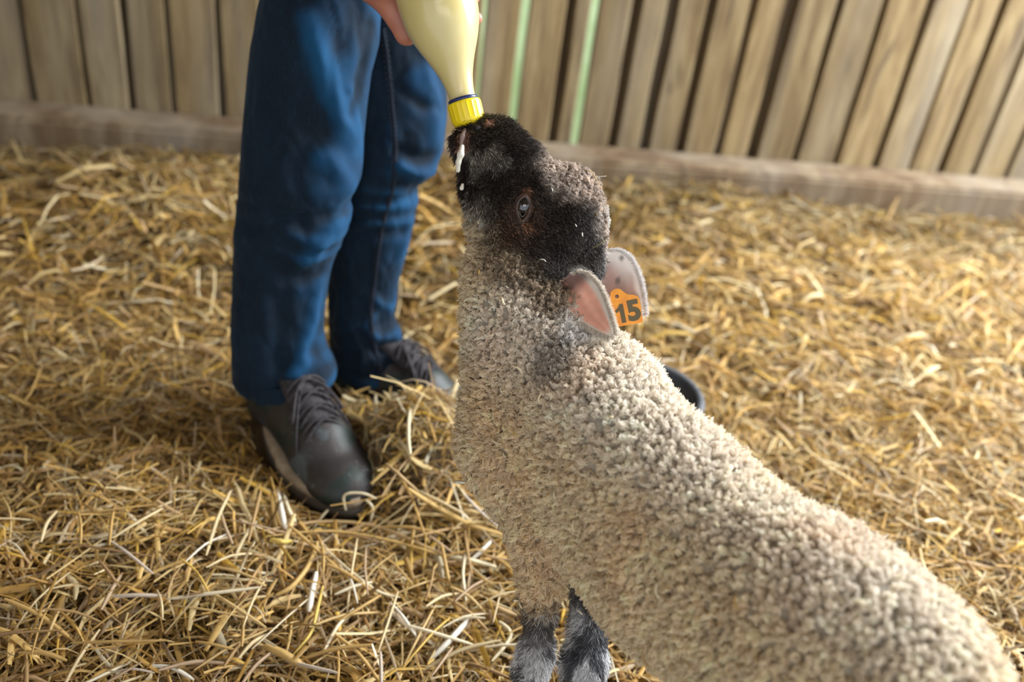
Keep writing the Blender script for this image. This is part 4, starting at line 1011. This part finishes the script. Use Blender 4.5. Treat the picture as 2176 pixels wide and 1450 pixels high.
def col_far(u, v, p, front):
    white = np.array([.74, .71, .70]); pink = np.array([.42, .27, .24]); g = np.array([.24, .19, .18])
    k = sstep(-.2, .5, fbm(p, 70, 12))[:, None]; c = pink * (1 - .5 * k) + g * .5 * k
    rim = np.maximum(sstep(.50, .92, np.abs(v) + .12 * vnoise(p, 90, 4)), sstep(.85, .97, u)); rim = np.maximum(rim, sstep(.1, .7, -v) * sstep(.8, .2, u) * .9)[:, None]
    c = c * (1 - rim) + white * rim; sp = (sstep(.45, .7, vnoise(p, 95, 31)) * sstep(.75, .3, u))[:, None]; c = c * (1 - .85 * sp) + .04 * sp
    if not front: c = white * (1 + 0 * u[:, None])
    return c
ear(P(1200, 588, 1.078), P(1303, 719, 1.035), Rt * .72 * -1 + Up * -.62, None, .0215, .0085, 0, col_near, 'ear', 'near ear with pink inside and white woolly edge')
ear(P(1262, 552, 1.155), P(1362, 672, 1.175), Rt * -.75 + Up * -.6, None, .0325, .007, 0, col_far, 'ear', 'far ear of pinkish grey skin with a white fringe')

# ear tag
TC = P(1325, 655, 1.135); tx = unit(Rt * .978 + Up * .20 - Fw * .05); ty = unit(np.cross(np.cross(tx, Up), tx)); ty = ty - tx * (ty @ tx); ty = unit(ty); tn = np.cross(tx, ty); tn = tn if tn @ Fw < 0 else -tn
px_m = 1.135 / FPX
outl = [(-37, -33), (-39, -5), (-38, 10), (-32, 21), (-24, 29), (-20, 38), (-11, 43), (-1, 42), (7, 34), (14, 27), (26, 23), (34, 17), (37, 5), (35, -20), (34, -36), (25, -38), (0, -37), (-30, -36)]
tg_ = empty('ear_tag', tuple(TC)); tag(tg_, 'orange plastic ear tag numbered 15 pinned to the far ear of the lamb', 'ear tag')
mt_ = N('orange_plastic', .38); mt_.color(mt_.ramp(mt_.noise(mt_.coord(), 90, 3), [(.3, (.80, .27, .008)), (.7, (.90, .36, .012))]))
bm = bmesh.new(); ol_ = smooth_path([(a, b, 0) for a, b in outl + outl[:1]], 80)[:-1]
hole = [(-9 + 4.2 * math.cos(a), 27 + 4.2 * math.sin(a), 0) for a in np.linspace(0, 2 * math.pi, 16, endpoint=False)]
def t3(q, z): return Vector(TC + tx * q[0] * px_m + ty * q[1] * px_m + tn * z)
lo_ = [bm.verts.new(t3(q, 0)) for q in ol_]; ho_ = [bm.verts.new(t3(q, 0)) for q in hole]
ed = [bm.edges.new((lo_[i], lo_[(i + 1) % len(lo_)])) for i in range(len(lo_))] + [bm.edges.new((ho_[i], ho_[(i + 1) % 16])) for i in range(16)]
bmesh.ops.triangle_fill(bm, use_beauty=True, use_dissolve=False, edges=ed)
r_ = bmesh.ops.extrude_face_region(bm, geom=bm.faces[:]); bmesh.ops.translate(bm, verts=[v for v in r_['geom'] if isinstance(v, bmesh.types.BMVert)], vec=Vector(tn * .0016))
bmesh.ops.recalc_face_normals(bm, faces=bm.faces[:]); me = bpy.data.meshes.new('plate'); bm.to_mesh(me); bm.free()
o = link('plate', me, mt_.m, tg_); o.matrix_parent_inverse = Matrix.Translation(-Vector(tg_.location))
fc = bpy.data.curves.new('numeral', 'FONT'); fc.body = '5'; fc.size = .0345; fc.extrude = .0003; fc.offset = .0016; fc.align_x = 'CENTER'; fc.align_y = 'CENTER'; fc.space_character = 1.08
fo = bpy.data.objects.new('numeral', fc); COL.objects.link(fo); mi = N('tag_ink', .7); mi.color((.12, .10, .055)); fc.materials.append(mi.m)
pc_ = TC + tx * 20 * px_m + ty * -11 * px_m + tn * .0020
dg = bpy.context.evaluated_depsgraph_get(); dg.update(); nm_ = bpy.data.meshes.new_from_object(fo.evaluated_get(dg)); bpy.data.objects.remove(fo)
one = [(-.0100, -.0118), (.0008, -.0118), (.0008, .0122), (-.0040, .0122), (-.0052, .0092), (-.0076, .0068), (-.0100, .0058), (-.0100, .0018), (-.0070, .0030), (-.0048, .0046), (-.0048, -.0118)][1:]
b1 = bmesh.new(); b1.from_mesh(nm_); vs_ = [b1.verts.new((x - .0128, y, .0003)) for x, y in one]; b1.faces.new(vs_); b1.to_mesh(nm_); b1.free()
nm_.materials.clear(); Mx = Matrix(((tx[0], ty[0], tn[0], pc_[0]), (tx[1], ty[1], tn[1], pc_[1]), (tx[2], ty[2], tn[2], pc_[2]), (0, 0, 0, 1))); nm_.transform(Mx)
o = link('numeral', nm_, mi.m, tg_); o.matrix_parent_inverse = Matrix.Translation(-Vector(tg_.location)); o['label'] = 'grey printed number 15'
hc0 = np.array(t3((-9, 27), 0)); V_, F_ = tube([hc0 - tn * .012, hc0 - tn * .0005], .0024, 10); m_s = N('tag_stud', .5); m_s.color((.16, .05, .015))
o = link('stud', new_mesh('stud', V_, F_), m_s.m, tg_); o.matrix_parent_inverse = Matrix.Translation(-Vector(tg_.location))

# milk running from the mouth
m_d = N('milk_foam', .25); m_d.color((.66, .63, .53)); m_d.b.inputs['Subsurface Weight'].default_value = .4; m_d.b.inputs['Subsurface Radius'].default_value = (.01, .008, .005)
DD = 1.092
def drip(pts, rs, lab):
    p3 = [P(x, y, DD + dz) for x, y, dz in pts]; c = np.mean(p3, 0); F = Field(c - .05, c + .05, .0012); F.chain(p3, rs, .003); V, Fc = F.mesh('d')
    o = link('milk_drip', new_mesh('milk_drip', V, Fc), m_d.m); keep_at(o, c); tag(o, lab, 'milk')
drip([(982, 312, .004), (979, 328, .0), (974, 345, .002), (973, 362, .006)], [.0030, .0040, .0030, .0030], 'long white milk drool hanging from the corner of the lamb mouth')
drip([(983, 392, .016), (981, 400, .016)], [.0018, .0030], 'small milk drop below the long drool on the lamb jaw')

# straw caught in the fleece: (x, y, length px, angle, colour)
FL = [(1088, 962, 12, 40, PALE), (1103, 790, 26, 35, PALE), (1162, 862, 30, 80, PALE), (1068, 935, 26, 20, PALE), (1112, 922, 16, 30, YEL), (1162, 930, 14, 75, PALE), (1325, 1002, 22, 25, WHITE), (1201, 1240, 34, 86, PALE), (1228, 1235, 18, 10, PALE),
      (1422, 1250, 34, 60, PALE), (1582, 1282, 30, 65, GOLD), (1060, 1075, 26, 30, PALE), (1095, 1112, 18, 15, PALE), (1120, 1015, 26, 50, TAN), (1175, 1165, 18, 5, PALE), (1190, 1010, 18, 80, PALE), (1202, 1045, 18, 65, PALE), (1028, 472, 10, 60, PALE),
      (993, 545, 22, 75, PALE), (1150, 557, 20, 20, WHITE), (1262, 590, 12, 30, PALE), (1258, 460, 9, 60, (.5, .36, .1)), (1173, 375, 12, 70, WHITE), (1168, 408, 14, 75, WHITE), (1222, 480, 9, 60, WHITE), (1234, 498, 12, 80, WHITE), (1033, 585, 12, 80, GOLD), (1005, 700, 16, 10, YEL), (1078, 650, 20, 65, PALE),
      (1395, 1385, 36, 60, TAN), (1455, 1375, 24, 100, PALE), (1240, 1290, 16, 30, PALE), (1128, 1272, 18, 35, PALE), (1185, 1275, 24, 160, PALE), (1385, 840, 12, 10, PALE), (1480, 1010, 12, 40, PALE), (1360, 1100, 14, 80, TAN), (1530, 1120, 14, 50, PALE), (1300, 900, 12, 20, PALE), (1240, 1110, 18, 70, PALE), (1700, 1180, 20, 60, PALE), (1820, 1300, 22, 30, PALE)]
for i, (x, y, L, an_, col) in enumerate(FL):
    h = hit(lb, x, y)
    if h is None: continue
    n_ = h[1] if h[1] @ ray(x, y) < 0 else -h[1]; onface = y < 560 and x > 1000
    L = L * (.7 if onface else 1.0); c = h[0] + n_ * (.007 if onface else .0155); d_ = np.linalg.norm(c - C0) / FPX * 1.0
    t_ = unit(math.cos(math.radians(an_)) * Rt - math.sin(math.radians(an_)) * Up); t_ = unit(t_ - n_ * (t_ @ n_)); bn = np.cross(n_, t_)
    pts = [c - t_ * L * d_ / 2, c + bn * L * d_ * random.uniform(-.22, .22) + n_ * .002, c + t_ * L * d_ / 2 + n_ * .001]
    o = stalk(pts, random.uniform(.0018, .0034) * (.6 if onface else 1), col, 'straw_fleck', 6)
    where = 'on the dark head' if onface else 'on the woolly throat and neck' if y < 880 and x < 1250 else 'on the chest' if x < 1140 and y < 1130 else 'on the wool around the front legs' if y > 1100 and x < 1270 else 'on the woolly flank and back'
    tag(o, 'small pale straw fleck caught ' + where + ' of the lamb', 'straw fleck', 'straw flecks ' + where)
def free(pts, wid, col, lab): tag(stalk([P(*q) for q in pts], wid, col, 'straw_fleck', 10), lab, 'straw fleck', 'longer straws stuck to the lamb')
free([(1240, 362, 1.105), (1256, 364, 1.10), (1270, 385, 1.10), (1279, 402, 1.11)], .0014, GOLD, 'curved golden straw resting on the woolly crown of the lamb')
free([(1262, 377, 1.10), (1275, 375, 1.095), (1289, 374, 1.09)], .0022, WHITE, 'white straw tip sticking out sideways from the crown of the lamb')
free([(1258, 528, 1.085), (1275, 518, 1.085), (1289, 508, 1.09)], .0016, (.20, .17, .07), 'dark green stem poking out behind the head of the lamb')
free([(957, 925, 1.10), (970, 926, 1.095), (988, 925, 1.09)], .0040, YEL, 'yellow straw poking forward from the chest of the lamb')
free([(965, 1024, 1.10), (975, 1024, 1.095), (990, 1025, 1.09)], .0050, WHITE, 'white straw end poking forward under the chest of the lamb')
lay_straw(); lay_special()
